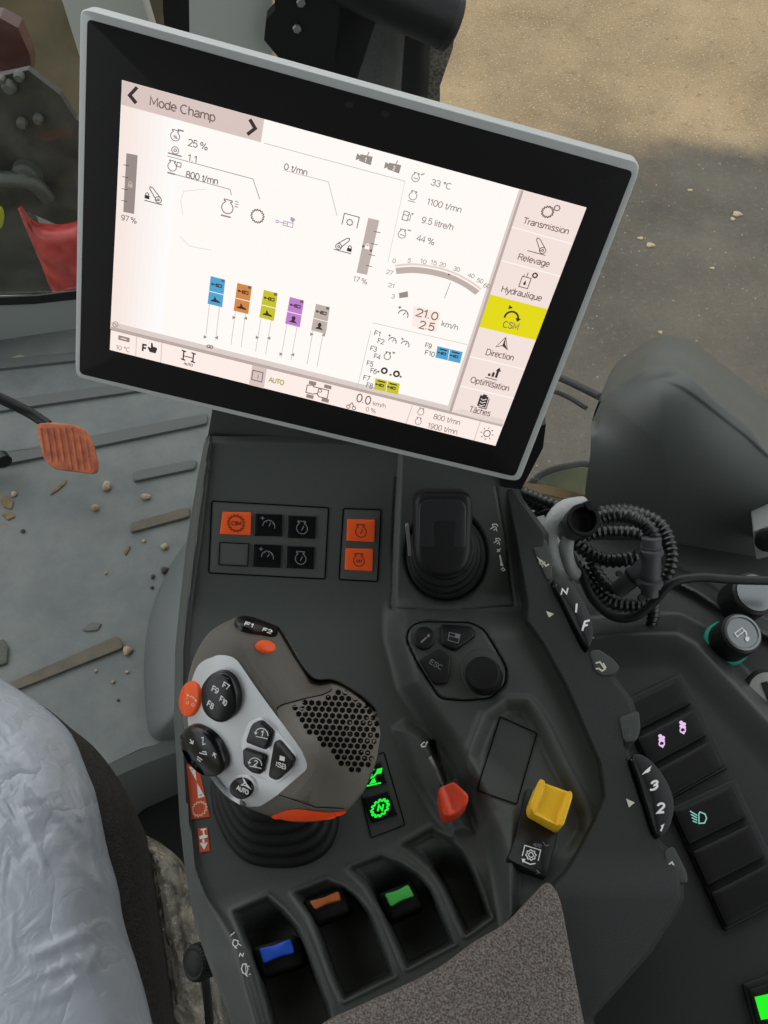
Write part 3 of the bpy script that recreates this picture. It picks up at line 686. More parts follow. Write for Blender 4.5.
# ------------------------------------------------------------------ lever caps in the slots
def paddle(quad, m, mb, label, c_off=(0, 10), h0=-.004):
    cx, cy = cen(quad)
    t = thing('spool_lever', label, 'lever', P(cx, cy+8, -.03), 'spool valve levers in the armrest slots')
    v = Vector(quad[1])-Vector(quad[0]); a = v.normalized(); d = Vector((-a.y, a.x))
    if d.y < 0: d = -d
    A, B, C_, D_ = [Vector(p) for p in quad]
    body = [A-a*6-d*4, B+a*6-d*4, B+a*7.5+d*9, C_+a*5.5+d*13, D_-a*4.5+d*13, A-a*7.5+d*9]
    b = pad('lever_body', rnd([tuple(p) for p in body], 4), HP(h0), t, mb, h=.004, bev=5, base=-.035, dome=.001, rings=3)
    mid1 = (A+B)/2+d*1.3; mid2 = (C_+D_)/2-d*1.3
    cap = rnd([tuple(A), tuple(mid1), tuple(B), tuple(C_), tuple(mid2), tuple(D_)], 2.5)
    o = pad('grip_cap', cap, HP(h0), t, m, h=.0085, bev=1.6, base=.003, dome=.0004, rings=3)
    return t
paddle([(260.5, 950), (292, 940), (296, 954), (265, 965)], M_blue, M_rub, 'black lever with a blue cap in the slot nearest the seat')
paddle([(310.5, 903), (339, 893), (341.5, 902), (316, 911.5)], M_brn, M_rub, 'black lever with a brown-orange cap in the second slot')
paddle([(384.5, 896), (408, 886.5), (414, 898), (390.5, 909)], M_grn, M_rub, 'black lever with a light green cap in the third slot')

# orange-red slider
t = thing('slider_lever', 'small red-orange slider knob in the curved slot right of the joystick', 'lever', P(450, 800, .012))
q = Z3((265, 545), (275, 515), (310, 505), (350, 545), (348, 565), (325, 590), (290, 602), (278, 590))
o = pad('stem', [(446, 785), (456, 783), (460, 800), (450, 803)], HP(.010), t, M_blk, h=.010, bev=1, base=-.012)
o = pad('slider_knob', rnd([(437.5, 795), (439.5, 788.5), (453, 784), (467.5, 798), (467, 806), (458.5, 815), (446, 819.5), (441.5, 815)], 3), HP(.026), t, M_red, h=.007, bev=3, base=-.012, rings=3, hf=lambda x, y: -.0022*math.exp(-(((x-446)-(y-790)*.35)/5.0)**2)+.0012*(x-450)/12)

# yellow guarded switch
t = thing('guarded_switch', 'black rocker with a yellow guard cap at the right of the armrest deck', 'switch', P(540, 820, .012))
q = Z3((500, 640), (520, 560), (620, 620), (590, 665), (560, 770), (452, 720))
o = pad('switch_base', rnd([(525, 790), (560, 805), (555, 842), (544, 881), (505, 862), (516, 832)], 3), BV([shell], HP(.02)), t, M_blk, h=.004, bev=1.5, base=-.004)
k = Ink(BV([o], HP(.02)), .0003); f = Fr((531, 855), (6.6, 2.0), (1.6, -6.6))
ic_gear(k, f, 1.0, M_wht, teeth=8, inner=.35, r=.62); k.stroke(f((-1.2, -.5), (-1.2, 1.1), (1.2, 1.1), (1.2, -.5)), 1.0, M_wht); k.stroke(f((-.9, -1.2), (.2, -1.35), (.9, -1.0)), 1.2, M_wht); k.poly(f((-1.2, -.9), (-.6, -.8), (-.9, -1.5)), M_wht)
k.text('AUTO', (533, 845.4), (541, 848), 3, M_gryp); k.stroke([(543, 842), (546, 846), (549, 845)], .9, M_gryp); k.stroke([(536.5, 870), (539.5, 873), (536, 874)], .9, M_gryp); k.done('symbol', o)
yo = [(528.2, 806), (536.9, 783.4), (541, 785.5), (567.5, 795), (569.5, 800.5), (561.5, 828), (558, 829.7), (529, 814)]
xm, ym = cen(yo)
def yh(x, y):
    f = ((x-xm)*.94+(y-ym)*.34); g = (-(x-xm)*.34+(y-ym)*.94)
    s = min(1, max(0, (abs(f)-11.5)/2.5)); return .0042*(s*s*(3-2*s)) - .0001*g
yc = pad('guard_cap', rnd(yo, 3.5), HP(.03), t, M_yel, h=.006, bev=2, base=-.012, rings=9, hf=yh)

# big black lever on the pod
t = thing('pod_lever', 'broad black lever in the round boot on the front pod of the console', 'lever', P(445, 575, .02))
bx, by = 446, 556
def L_(f, dx, dy): return [(x+dx, y+dy) for x, y in ell(446, 553, 43*f, 47*f, 0, 36)]
n_p = PL3((400, 480, .045), (500, 480, .045), (446, 600, .004))
for i, (f, z, dx, dy) in enumerate(((.93, .004, 0, 3), (.84, .010, -2, 1), (.76, .016, -3, -2), (.68, .022, -3, -6))):
    pad('boot_fold', L_(f, dx, dy), n_p, t, M_rub, h=z, bev=4, base=z-.012)
gp = rnd([(413.5, 497), (423, 490.5), (466.7, 491), (471.5, 500), (471.4, 521), (470, 556), (463, 570), (445.6, 576), (427, 574), (417.5, 564), (414, 553)], 8)
n_g = PL(n_p.at(445, 575)+n_p.n*.034, (n_p.n+Vector((0, -.25, .1))).normalized())
o = pad('lever_grip', gp, n_g, t, M_blk, h=.010, bev=7, base=-.022, rings=5, dome=.0005)
ip = rnd([(418, 503), (426, 498), (460, 498), (465, 505), (464, 546), (418, 545)], 5)
o2 = pad('thumb_pad', ip, n_g, o, mat('lever_satin', (38, 40, 42), .36), h=.0104, bev=1.4, base=.006)
s = pad('trigger_strip', rnd([(405.5, 526), (409, 525), (412, 556), (408.6, 557)], 1), n_g, t, M_chrome, h=-.002, bev=.6, base=-.014)
# ------------------------------------------------------------------ joystick
J = K(160, 600, 2.954); J2 = K(170, 610, 6.4); J3 = K(170, 700, 5.486); J4 = K(260, 660, 5.486)
joy = thing('joystick', 'taupe multifunction joystick with silver button plate and black bellows boot', 'joystick', P(280, 810, 0))
sil = cat([(233, 618.6), (244.6, 617), (261.6, 621), (276, 627), (286, 642), (299, 664), (312, 679), (329, 679.6), (343, 685), (363, 698), (376.5, 713), (380.5, 735), (377, 759), (367, 786), (356, 802), (344.5, 813), (322.5, 820.7), (295.4, 822), (271.7, 817), (244.6, 806.5), (221, 786), (204, 766), (188, 745.6), (182.5, 711.7), (188.8, 674.5), (197, 650.8), (211, 631)], 5)
jn = Vector((-.16, -.50, .85))
MJ = PL(P(280, 735, .070), jn)
rl = [(214, 600), (229, 640), (262, 690), (300, 742), (312, 766), (300, 840)]
def sgn_ridge(X, Y):
    d = segd(X, Y, rl); left = inside(X, Y, rl+[(100, 900), (100, 580)]); return np.where(left, -d, d)
def e_joy(X, Y, d):
    u = np.clip(d/34, 0, 1); e = .024*np.sqrt(1-(1-u)**2)
    s = sgn_ridge(X, Y)
    e = e - .00016*np.maximum(-s-2, 0) - .00030*np.maximum(s-4, 0)
    e = e + .0245*np.exp(-(((X-335)/40)**2+((Y-742)/42)**2)**1.4)
    # hollow behind the palm rest
    e = e - .010*np.exp(-(((X-317)/15)**2+((Y-683)/8)**2))
    return e
jb = relief('grip_body', sil, MJ, e_joy, joy, M_grip, nr=34, c=(278, 738), back=((.985, -.006), (.90, -.016), (.70, -.030), (.55, -.042)), smooth=True)
JB = BV([jb], MJ)
# palm section, a slightly lighter shell following the body
palm = rnd(J((346, 318), (365, 308), (432, 290), (480, 280), (505, 268), (512, 252), (500, 238), (545, 256), (602, 292), (646, 337), (652, 400), (640, 470), (608, 552), (570, 608), (540, 622), (460, 620), (380, 590), (345, 575), (400, 540), (436, 495), (430, 470), (400, 415), (350, 350)), 4)
k = Ink(JB, .0008)
def patch(name, outline, m, mp, off, parent, n=10, c=None, lab=None):
    kk = Ink(mp, off); c = c or cen(outline); K_ = len(outline); pts = []; fs = []
    for r in range(n):
        f = 1-r/n; pts += [(c[0]+(p[0]-c[0])*f, c[1]+(p[1]-c[1])*f) for p in outline]
    pts.append(c)
    for l in range(n-1):
        for i in range(K_): j = (i+1) % K_; fs.append((l*K_+i, l*K_+j, (l+1)*K_+j, (l+1)*K_+i))
    for i in range(K_): fs.append(((n-1)*K_+i, (n-1)*K_+(i+1) % K_, len(pts)-1))
    kk.raw(pts, fs, m, 0)
    # rim going down into the body
    base = len(kk.vs); rim = [mp.at(x, y, -.003) for x, y in outline]; kk.vs += rim; mi = kk._m(m)
    for i in range(K_): kk.fs.append((i, (i+1) % K_, base+(i+1) % K_, base+i)); kk.ms.append(mi)
    o = mk(name, kk.vs, kk.fs, kk.mats, parent, smooth=True, mi=kk.ms, angle=40, label=lab)
    return o
def clipin(pts, mp):
    c = cen(pts); out = []
    for p in pts:
        q = p; n = 0
        while mp.hit(*q)[0] is None and n < 40: q = (q[0]+(c[0]-q[0])*.02, q[1]+(c[1]-q[1])*.02); n += 1
        out.append(q)
    return out
palm = clipin(palm, JB)
pm = patch('palm_rest', palm, M_grip2, JB, .0014, joy, n=14, c=(335, 745), lab='taupe palm rest with a honeycomb grip')
PB = BV([pm], MJ)
# flat dark hexagons: shade of the honeycomb holes put into colour
reg = J4((150, 252), (175, 236), (300, 228), (380, 200), (420, 180), (425, 140), (450, 130), (545, 190), (625, 270), (660, 330), (655, 410), (640, 480), (600, 570), (555, 632), (505, 628), (440, 570), (360, 490), (270, 395), (200, 310))
k = Ink(PB, .00025); mh = mat('honeycomb_shade', (14, 13, 12), .9, spec=.05)
cnt = 0
for r in range(-3, 22):
    for c in range(-2, 20):
        x = 291+c*6.75+(3.37 if r % 2 else 0)+r*.25; y = 690+r*5.9+c*.35
        if sdp(np.array([x]), np.array([y]), reg)[0] < -.2:
            dx = max(0, (x-352)/40); sc = 1-.35*dx*dx
            pts = [(x+3.1*sc*math.sin(a), y+3.1*math.cos(a)) for a in [math.pi/3*i+.1 for i in range(6)]]
            if all(PB.hit(*p)[0] is not None for p in pts): k.raw(pts, [(0, 1, 2, 3, 4, 5)], mh); cnt += 1
k.done('honeycomb', pm)
k = Ink(JB, .0016); k.stroke(rnd(J((350, 345), (346, 318), (365, 308), (432, 290), (480, 280), (505, 268), (512, 250)), 2)[6:-6], 1.1, M_groove, 0); k.done('seam', jb); k = Ink(JB, .0016); k.stroke(J((350, 575), (400, 592), (460, 612), (545, 616)), .9, M_groove, 0); k.done('seam', jb)
# silver plate
plate = cat(J((152, 170), (172, 163), (202, 165), (222, 174), (238, 192), (290, 268), (345, 343), (402, 420), (432, 470), (436, 496), (420, 525), (370, 560), (305, 604), (280, 610), (250, 608), (192, 572), (140, 508), (100, 455), (84, 380), (84, 280), (106, 205), (128, 180)), 4)
pl = patch('button_plate', plate, M_silv, JB, .0012, joy, n=12, lab='silver face plate with black and orange buttons')
PB2 = BV([pl], MJ)
def jkey(name, pts, m, h, bev, dome=0, lab=None, base=-.004, parent=None, mp=None, rings=3):
    return pad(name, pts, mp or PB2, parent or pl, m, h=h, bev=bev, base=base, dome=dome, rings=rings, label=lab)
kor = jkey('button', ell(191.6, 698.8, 10.2, 18, 8), M_org, .0022, 2.2, .0006, 'orange oval button')
k = inkc(kor, MJ); f = Fr((191.5, 699), (5, 1.4), (1.6, -5)); k.stroke(f((-1, -.2), (-.2, .5), (.8, .1)), .8, mat('cream_print', (232, 206, 180), .6)); k.disc(*f((-.9, .5))[0], 1.2, 1.2, MATS['cream_print']); k.disc(*f((.9, -.1))[0], 1.2, 1.2, MATS['cream_print']); k.ring(*f((-.5, -.9))[0], 1.3, 1.3, .7, MATS['cream_print']); k.ring(*f((.6, -1))[0], 1.3, 1.3, .7, MATS['cream_print']); k.done('symbol', kor)
b4 = jkey('rocker_button', cat(J((132, 275), (140, 240), (165, 212), (195, 206), (222, 222), (240, 262), (242, 300), (228, 335), (200, 354), (170, 348), (142, 322)), 4), M_blkg, .0055, 4, .001, 'black four-way rocker marked F7 F8 F9 F10')
k = inkc(b4, MJ)
upv = (.35, -1)
for s, a, b in (('F9', (211, 690.5), (217.6, 694)), ('F7', (222, 686.5), (228, 690.5)), ('F8', (206.6, 705), (212.6, 709.6)), ('F10', (219.2, 700.5), (225.6, 706.5))): k.text(s, a, b, 5.2, M_wht, up=upv, bold=.15)
k.stroke([(216, 679), (222, 676), (229, 679)], .8, M_panel); k.done('lettering', b4)
b5 = jkey('rocker_button', cat(J((75, 392), (86, 372), (112, 364), (145, 376), (180, 406), (203, 450), (204, 488), (180, 508), (140, 504), (100, 470), (78, 425)), 4), M_blkg, .0055, 4, .001, 'black oval rocker with arrow and lift symbols')
k = inkc(b5, MJ)
for a, b in ((J3((110, 215))[0], J3((125, 240))[0]), (J3((250, 320))[0], J3((240, 290))[0])):
    k.stroke([a, b], 1, M_wht); v = (Vector(b)-Vector(a)).normalized(); n = Vector((-v.y, v.x))
    k.stroke([tuple(Vector(b)-v*2.6+n*2), b, tuple(Vector(b)-v*2.6-n*2)], 1, M_wht)
k.stroke(J3((172, 208), (182, 205), (180, 245), (196, 240)), .9, M_wht); k.stroke(J3((150, 310), (178, 330)), .9, M_wht); k.stroke(J3((160, 290), (200, 300), (196, 284), (176, 284)), 1, M_wht); k.stroke(J3((148, 322), (168, 338)), .9, M_wht); k.done('symbols', b5)
kf = pad('key_surround', rnd(J((240, 420), (262, 358), (300, 342), (346, 384), (408, 462), (402, 498), (352, 542), (318, 530), (256, 508)), 6), PB2, pl, mat('silver_bright', (228, 230, 232), .3, metal=.2), h=.0008, bev=1.0, base=-.003, rings=4)
KB = BV([kf], MJ)
for q, lab, sym in ((((258, 416), (277, 362), (302, 352), (338, 384), (322, 440)), 'button marked 1 under an arc arrow', '1'),
                    (((250, 434), (318, 456), (306, 512), (276, 506), (252, 484)), 'button marked 2 under an arc arrow', '2'),
                    (((346, 414), (356, 412), (404, 466), (396, 492), (354, 530), (328, 518)), 'button marked ISB below a white square', 'ISB')):
    pts = rnd(J(*q), 3.5)
    o = pad('button', pts, KB, pl, M_blkg, h=.0026, bev=1.8, base=-.003, dome=.0004, rings=3, label=lab)
    k = inkc(o, MJ); c = cen(J(*q))
    if sym == 'ISB':
        k.poly([(279.8, 755.4), (285, 757.2), (284.4, 761.4), (279.4, 760)], M_wht); k.text('ISB', (275.4, 765.8), (285.8, 769.6), 4.4, M_wht, up=(.15, -1), bold=.1)
    else:
        f = Fr((c[0]+.5, c[1]+.5), (6.3, 1.3), (.6, -6.3))
        k.stroke(f.circ(0, -.3, 1, 14, 0, 170), .9, M_wht); k.stroke(f((-.9, -.75), (1, -.75)), .9, M_wht); k.poly(f((-1.25, -.1), (-.65, -.1), (-.95, -.55)), M_wht)
        k.text(sym, f((-.28, -.55))[0], f((.3, -.55))[0], 5.4, M_wht, bold=.15)
    k.done('symbol', o)
pad('button_rim', ell(244, 786, 14.4, 12.8, 15, 30), PB2, pl, M_silv, h=.0012, bev=2.4, base=-.003, rings=3)
o = jkey('button', ell(244, 786.4, 11.6, 10.2, 15), M_blkg, .0032, 2, .0005, 'round black button marked AUTO')
k = inkc(o, MJ); f = Fr((245, 784), (6.6, 3.2), (1.2, -6.6)); k.stroke(f((-.6, .9), (.15, .1), (.95, -.35), (.1, -.15), (-.5, -.4), (-.05, .15)), 1.1, M_wht, 1, True); k.text('AUTO', J3((364, 490))[0], J3((428, 520))[0], 4, M_wht, up=(.2, -1), bold=.2); k.done('lettering', o)
# top controls
o = pad('rocker_button', cat(J((219, 66), (240, 57), (275, 62), (306, 74), (336, 88), (346, 104), (330, 110), (300, 104), (268, 100), (238, 92), (222, 80)), 4), JB, joy, M_blkg, h=.003, bev=2, base=-.005, dome=.0006, label='black rocker marked F1 F2 on top of the grip')
k = inkc(o, MJ); k.text('F1', J2((470, 94))[0], J2((532, 114))[0], 3.6, M_wht, up=(.4, -.8), bold=.2); k.text('F2', J2((586, 134))[0], J2((648, 152))[0], 3.6, M_wht, up=(.4, -.8), bold=.2); k.done('lettering', o)
pad('button', ell(264.4, 647.6, 9.8, 5.8, 15), JB, joy, M_org, h=.0028, bev=1.6, base=-.004, dome=.0004, label='small orange oval button on top of the grip')
# orange belly strip
k = Ink(JB, .0010); k.grid([(268, 816.2), (312, 811.4), (318, 821), (294, 821)], M_org, 0, 10)
be = clipin(J((316, 641), (345, 632), (382, 620), (420, 619), (460, 625), (510, 628), (552, 624), (528, 640), (480, 651), (400, 654), (350, 648)), JB)
k = Ink(JB, .0012); k.fan(cat(be, 4), mat('orange_belly', (240, 82, 26), .45, emit=(220, 70, 20), es=.12), 0, 7); k.done('orange_strip', joy)
# boot
def ring_(f, z, dx=0, dy=0): return [(278+dx+(x-276)*f, 800+dy+(y-802)*f) for x, y in rnd([(210, 770), (330, 770), (342, 820), (330, 852), (300, 868), (250, 866), (228, 845), (212, 810)], 26, 8)]
for i, (f, z) in enumerate(((1.0, .006), (.91, .014), (.82, .022), (.73, .030), (.64, .038), (.55, .046))):
    pad('boot_fold', ring_(f, z, -2, 3-i*2.6), HP(0), joy, M_rub, h=z, bev=7, base=z-.014, rings=1)
# ------------------------------------------------------------------ display terminal
SW = .240; ks = SW/.261
tTL, tTR, tBR, tBL = [v*ks for v in (.45399, .47459, .57249, .55189)]
a_, b_, c_ = D(122, 80, tTL), D(586.5, 207.5, tTR), D(110, 349.5, tBL)
TP = PL(a_, (b_-a_).cross(c_-a_))
scr_n = TP.n
term = thing('display_terminal', 'large tilted touchscreen terminal with black bezel and silver rim above the armrest', 'monitor', TP.at(300, 430)-scr_n*.03)
rim_o = rnd([(79.5, 11), (86, 9.6), (640, 163), (638.5, 176), (520, 482), (508, 481), (76, 378), (74.5, 366)], 7, 4)
bez_o = rnd([(87.5, 19), (633, 171.5), (515, 476.5), (79.5, 373.5)], 5, 4)
M_rim = mat('silver_rim', (208, 213, 213), .36, metal=.15, spec=.5)
M_bez = mat('black_glass_bezel', (27, 27, 28), .5, spec=.25)
hs = pad('housing', rim_o, PL(TP.p, TP.n), term, M_rim, h=-.0004, bev=2.5, base=-.012, rings=1, label='silver aluminium rim')
bk = slab('back_shell', inset(rim_o, 10), PL(TP.p-TP.n*.0119, TP.n), term, M_blk, .016)
bz = pad('bezel', bez_o, TP, term, M_bez, h=.0004, bev=.4, base=-.002, rings=1, label='black glass bezel around the lit screen')
k = Ink(PL(TP.p+TP.n*.0004, TP.n), .0001)
k.disc(349, 104.5, 4.2, 3.4, mat('sensor_dot', (40, 34, 34), .4), 0, 15); k.disc(385, 114, 4.6, 3.4, MATS['sensor_dot'], 0, 15); k.done('sensor_windows', bz)
SCR = PL(TP.p+TP.n*.0006, TP.n)
WH = emat('screen_white', (255, 250, 245), 1.0); WB = emat('screen_bar', (253, 238, 232), 1.0); PK = emat('screen_pink', (246, 228, 222), .98); PKD = emat('screen_title', (222, 202, 197), .95)
YL = emat('screen_yellow', (228, 218, 30), 1.0); BL_ = emat('screen_blue', (86, 170, 216), .95); OR_ = emat('screen_orange', (216, 140, 78), .95); PU = emat('screen_purple', (196, 134, 208), .95); GB = emat('screen_taupe', (196, 182, 174), .95); GB2 = emat('screen_taupe_dark', (160, 148, 142), .9)
YL2 = emat('screen_olive', (204, 200, 50), .95)
TX = emat('screen_text', (124, 100, 97), .9); TXL = emat('screen_text_light', (156, 136, 132), .95); DKI = emat('screen_dark', (70, 60, 60), .8); LN = emat('screen_line', (206, 192, 188), .95); SHD = emat('screen_shade', (196, 178, 172), .9); SHD2 = emat('screen_shade_soft', (226, 212, 207), .95); OLV = emat('screen_olive_text', (176, 172, 60), .95); PNK = emat('screen_violet', (190, 160, 190), .95); TINT = emat('screen_tint', (252, 236, 228), 1.0)
cTL, cTR, cBR, cBL = (122, 80), (586.5, 207.5), (495.5, 445.5), (110, 349.5)
scr = Ink(SCR, 0, .00012); scr.raw([cTL, cTR, cBR, cBL], [(0, 1, 2, 3)], WH, 0)
screen = scr.done('screen', term, label='bright white tractor display page')
def upv(x, y):
    # direction of screen verticals at this pixel
    s = (x-116)/(540-116); s = max(0, min(1, s)); dx = (1-s)*12+s*91; dy = (1-s)*269.5+s*238; l = math.hypot(dx, dy); return (dx/l, -dy/l)
def rtv(x, y):
    s = max(0, min(1, (y-140)/(400-140))); dx, dy = (1-s)*464.5+s*385.5, (1-s)*127.5+s*96; l = math.hypot(dx, dy); return (dx/l, dy/l)
def SF(x, y, s): r = rtv(x, y); u = upv(x, y); return Fr((x, y), (r[0]*s, r[1]*s), (u[0]*s, u[1]*s))
def T(k, s, a, b, cap, m=TX, bold=0): k.text(s, a, b, cap, m, 3, up=upv(*a), bold=bold)
# soft pinkish fall-off of the panel at its left and lower side, painted into the page colour
k = Ink(SCR, .00012); 
for i in range(10):
    f0, f1 = i/10, (i+1)/10
    x = lambda f: ((121.5+f*60, 104.4+f*16.5), (110.4+f*50, 328.7+f*12.3))
    m = emat('screen_tint_%d' % i, tuple(int(255-(255-c)*(1-f0)) for c in (248, 232, 224)), 1.0)
    a, b = x(f0), x(f1); k.poly([a[0], b[0], b[1], a[1]], m, 0)
k.done('page_tint', screen)
# title bar
k = Ink(SCR, .0003); k.poly([(122, 80), (264.4, 119), (261, 142.2), (121.4, 104.4)], PKD, 0)
k.stroke([(137.5, 87), (130, 95), (136.5, 103)], 3.6, DKI, 2); k.stroke([(250, 119), (255.4, 128.2), (247.5, 134.2)], 3.6, DKI, 2)
T(k, 'Mode Champ', (149.4, 104.4), (215.6, 121.6), 8.6)
k.stroke([(264, 142.8), (405, 181)], .7, LN, 1)
k.done('title_bar', screen)
# status bar
k = Ink(SCR, .0003); top = [(111.2, 328.7), (502, 426)]
k.poly([(111.2, 326.5), (200, 348.6), (502.9, 424), (502, 426.5), (111, 330)], SHD, 0)
k.poly([(111.4, 321.5), (504, 419.5), (502.9, 424), (111.2, 326.5)], SHD2, 0)
k.poly([(111, 330), (502, 426.5), (495.5, 445.5), (110, 349.5)], WB, 1)
for a, b in (((136.8, 336.4), (136, 356)), ((162, 342.6), (161, 362)), ((412.5, 405), (406, 423)), ((480.4, 421), (474, 440))): k.stroke([a, b], .7, LN, 2)
T(k, '10 °C', (116, 348.6), (130.6, 352), 4.2, TXL); f = SF(124, 338.6, 5); k.poly(f((-1.1, -.4), (1.2, -.4), (1.2, .5), (-1.1, .5)), TXL, 2); k.stroke(f((-.6, .05), (.6, .05)), .8, WB, 3)
T(k, 'F', (142.2, 350.3), (147, 351.4), 6.5, DKI, .4)
f = SF(152.8, 347.6, 5); k.poly(f((-.5, -.9), (.7, -.9), (1, .1), (.75, .3), (.1, .3), (-.05, 1.0), (-.35, 1.0), (-.35, -.1), (-.9, .1), (-1, -.1)), DKI, 3)
f = SF(188.6, 356.5, 5); k.stroke(f((-1, 0), (1, 0)), .9, DKI, 3); k.stroke(f((-1, .9), (-1, -.7)), 1.3, DKI, 3); k.stroke(f((1, .9), (1, -.7)), 1.3, DKI, 3)
for sx in (-1, 1):
    k.stroke(f((sx*1-.45, 1), (sx*1+.45, .9)), 1.3, DKI, 3); k.stroke(f((sx-.45, -.7), (sx+.45, -.8)), 1.3, DKI, 3)
T(k, 'AUTO', (184, 364), (193, 366.2), 2.4, TX)
k.poly([(252.5, 364.6), (267, 368.2), (264, 388), (249, 384.3)], PKD, 2)
f = SF(257.6, 375.6, 5.2); k.stroke(f((-1, -.9), (1, -.9), (1, .9), (-1, .9)), .9, TX, 3, True); T(k, 'i', (256.4, 377.8), (259.4, 378.6), 5, TX)
T(k, 'AUTO', (268.8, 381), (283.8, 384.6), 4.4, OLV, .2)
f = SF(318, 391, 10.5); k.stroke(f((-1.1, .35), (-.5, .5), (-.5, .35), (1.0, .35), (1.0, -.45), (.2, -.45), (-.1, -.2), (-.4, -.35), (-1.1, -.35)), .9, TX, 3, True)
for x, y in ((-.65, .65), (.85, .65), (-.65, -.65), (.85, -.65)): k.poly(f((x-.35, y-.16), (x+.35, y-.16), (x+.35, y+.18), (x-.35, y+.18)), TXL, 3)
T(k, 'P', (317, 393.6), (321.6, 394.8), 5.5, TX)
T(k, '0.0', (355.8, 400.6), (370.3, 404.4), 8, TX); T(k, 'km/h', (372.6, 404.6), (385.6, 407.8), 4.2, TXL); T(k, '0 %', (365.4, 410.4), (375.6, 412.9), 4.2, TXL)
f = SF(351.6, 405, 3.6); k.stroke(f.circ(-.8, -.5, .5, 8), .7, TX, 3, True); k.stroke(f.circ(.8, -.5, .5, 8), .7, TX, 3, True); k.stroke(f((-.8, -.3), (0, .8), (.8, -.3)), .8, TX, 3)
T(k, '800 t/mn', (433, 418), (459.6, 424.6), 5, TXL); T(k, '1900 t/mn', (427, 427), (457, 434), 5, TXL)
for x, y in ((420.8, 411.6), (418.2, 421)): ic_engine(k, SF(x, y, 3.0), .7, TXL, 3, False)
f = SF(487, 433, 3.2); k.stroke(f.circ(0, 0, 1, 14), .9, TX, 3, True)
for a in range(0, 360, 45): k.stroke([f.circ(0, 0, 1.5, 1, a, a+1)[0], f.circ(0, 0, 2.1, 1, a, a+1)[0]], .8, TX, 3)
k.done('status_bar', screen)
# side menu
lx = lambda y: 523-72*(y-191)/220; rx_ = lambda y: 586.5-91*(y-207.5)/238
Lb = [191, 226.5, 260, 294, 326.5, 356, 385.5, 411.5]; Rb = [207.5, 244, 276, 309, 340, 369, 398, 426]
names = ['Transmission', 'Relevage', 'Hydraulique', 'CSM', 'Direction', 'Optimisation', 'Tâches']
txs = [((522.3, 222.8), (568, 234), 6.2), ((516.9, 258.9), (548.8, 266.6), 6.2), ((500.5, 291), (541, 300.8), 6.2), ((502, 326.4), (518, 329.4), 6.2), ((485, 354), (513, 360.2), 6), ((469.8, 381.6), (508.5, 390.7), 5.8), ((468.6, 411), (489.8, 415.6), 5.6)]
for i in range(7):
    k = Ink(SCR, .0003)
    q = [(lx(Lb[i]), Lb[i]), (rx_(Rb[i]), Rb[i]), (rx_(Rb[i+1]), Rb[i+1]), (lx(Lb[i+1]), Lb[i+1])]
    if i == 0: q[0] = (523, 190.2)
    k.poly(q, YL if i == 3 else PK, 0)
    if i not in (2, 3, 6): k.stroke([q[3], q[2]], 1.0, WH, 1)
    T(k, names[i], txs[i][0], txs[i][1], txs[i][2])
    if i == 0: ic_gear(k, SF(547.5, 211.5, 4.9), 1.1, TX, 3, 14); ic_gear(k, SF(557, 207.7, 2.4), .9, TX, 3, 8)
    if i == 1: ic_link(k, SF(538.4, 247, 6.2), .9, TX, 3)
    if i == 2:
        f = SF(525.4, 281.5, 6); k.stroke(f((-.8, -1), (.7, -1), (.7, .8), (-.8, .8)), .9, TX, 3, True); k.poly(f((-.3, -.4), (-.05, .3), (.2, -.4), (-.05, -.6)), DKI, 3); k.stroke(f((-.1, .8), (-.1, 1.6)), .9, TX, 3); k.stroke(f((-.6, .8), (-.6, 1.2)), .8, TX, 3)
        ic_gear(k, SF(534.9, 275, 2.0), 1.2, DKI, 3, 8)
    if i == 3:
        f = SF(512, 315.6, 6.4); k.stroke(f((-1.15, -.6), *f and []) if False else f.circ(0, -.35, 1.05, 14, 190, 10), 1.9, DKI, 3)
        k.poly(f((.6, -.1), (1.5, -.1), (1.05, -.7)), DKI, 3); k.poly(f((-.95, 1.6), (-.95, .9), (-.3, 1.25)), DKI, 3)
    if i == 4:
        f = SF(503, 343, 6); k.stroke(f((.1, 1.1), (-.95, -.85), (0, -.35), (1.05, -.85)), .9, TX, 3, True); k.poly(f((.1, 1.1), (0, -.35), (1.05, -.85), (.35, .0)), DKI, 3)
    if i == 5:
        f = SF(493, 372.5, 6)
        for j, (x, y) in enumerate(((-.7, -.2), (-.1, .15), (.5, .5))): k.poly(f((x, -.65), (x+.4, -.65), (x+.4, y), (x, y)), DKI, 3)
        k.poly(f((.3, .5), (1.2, .5), (.75, 1.15)), DKI, 3); k.stroke(f((-1, -1), (1, -1)), .9, TX, 3); k.stroke(f((-1, -1.5), (1, -1.5)), .7, TXL, 3)
    if i == 6:
        f = SF(483.2, 400.5, 5.4); k.poly(f((-.85, -1.1), (.75, -1.1), (.75, .95), (-.85, .95)), DKI, 3); k.poly(f((-.4, .75), (.4, .75), (.4, 1.25), (-.4, 1.25)), DKI, 3); k.stroke(f((.95, .7), (.95, -1.3), (-.5, -1.3)), .9, DKI, 3)
        for y in (.35, -.2, -.75): k.stroke(f((-.55, y), (-.1, y-.2), (.5, y+.15)), .8, PK, 4)
    k.done('menu_tab', screen, label=('yellow highlighted CSM menu tab' if i == 3 else '%s menu tab' % names[i]))
k = Ink(SCR, .00055)
k.poly([(519, 189.2), (523.4, 190.4), (451.4, 411.5), (446.5, 410)], SHD2, 0); k.poly([(521.3, 189.8), (523.6, 190.4), (451.6, 411.7), (449, 410.8)], SHD, 1); k.done('menu_edge', screen)
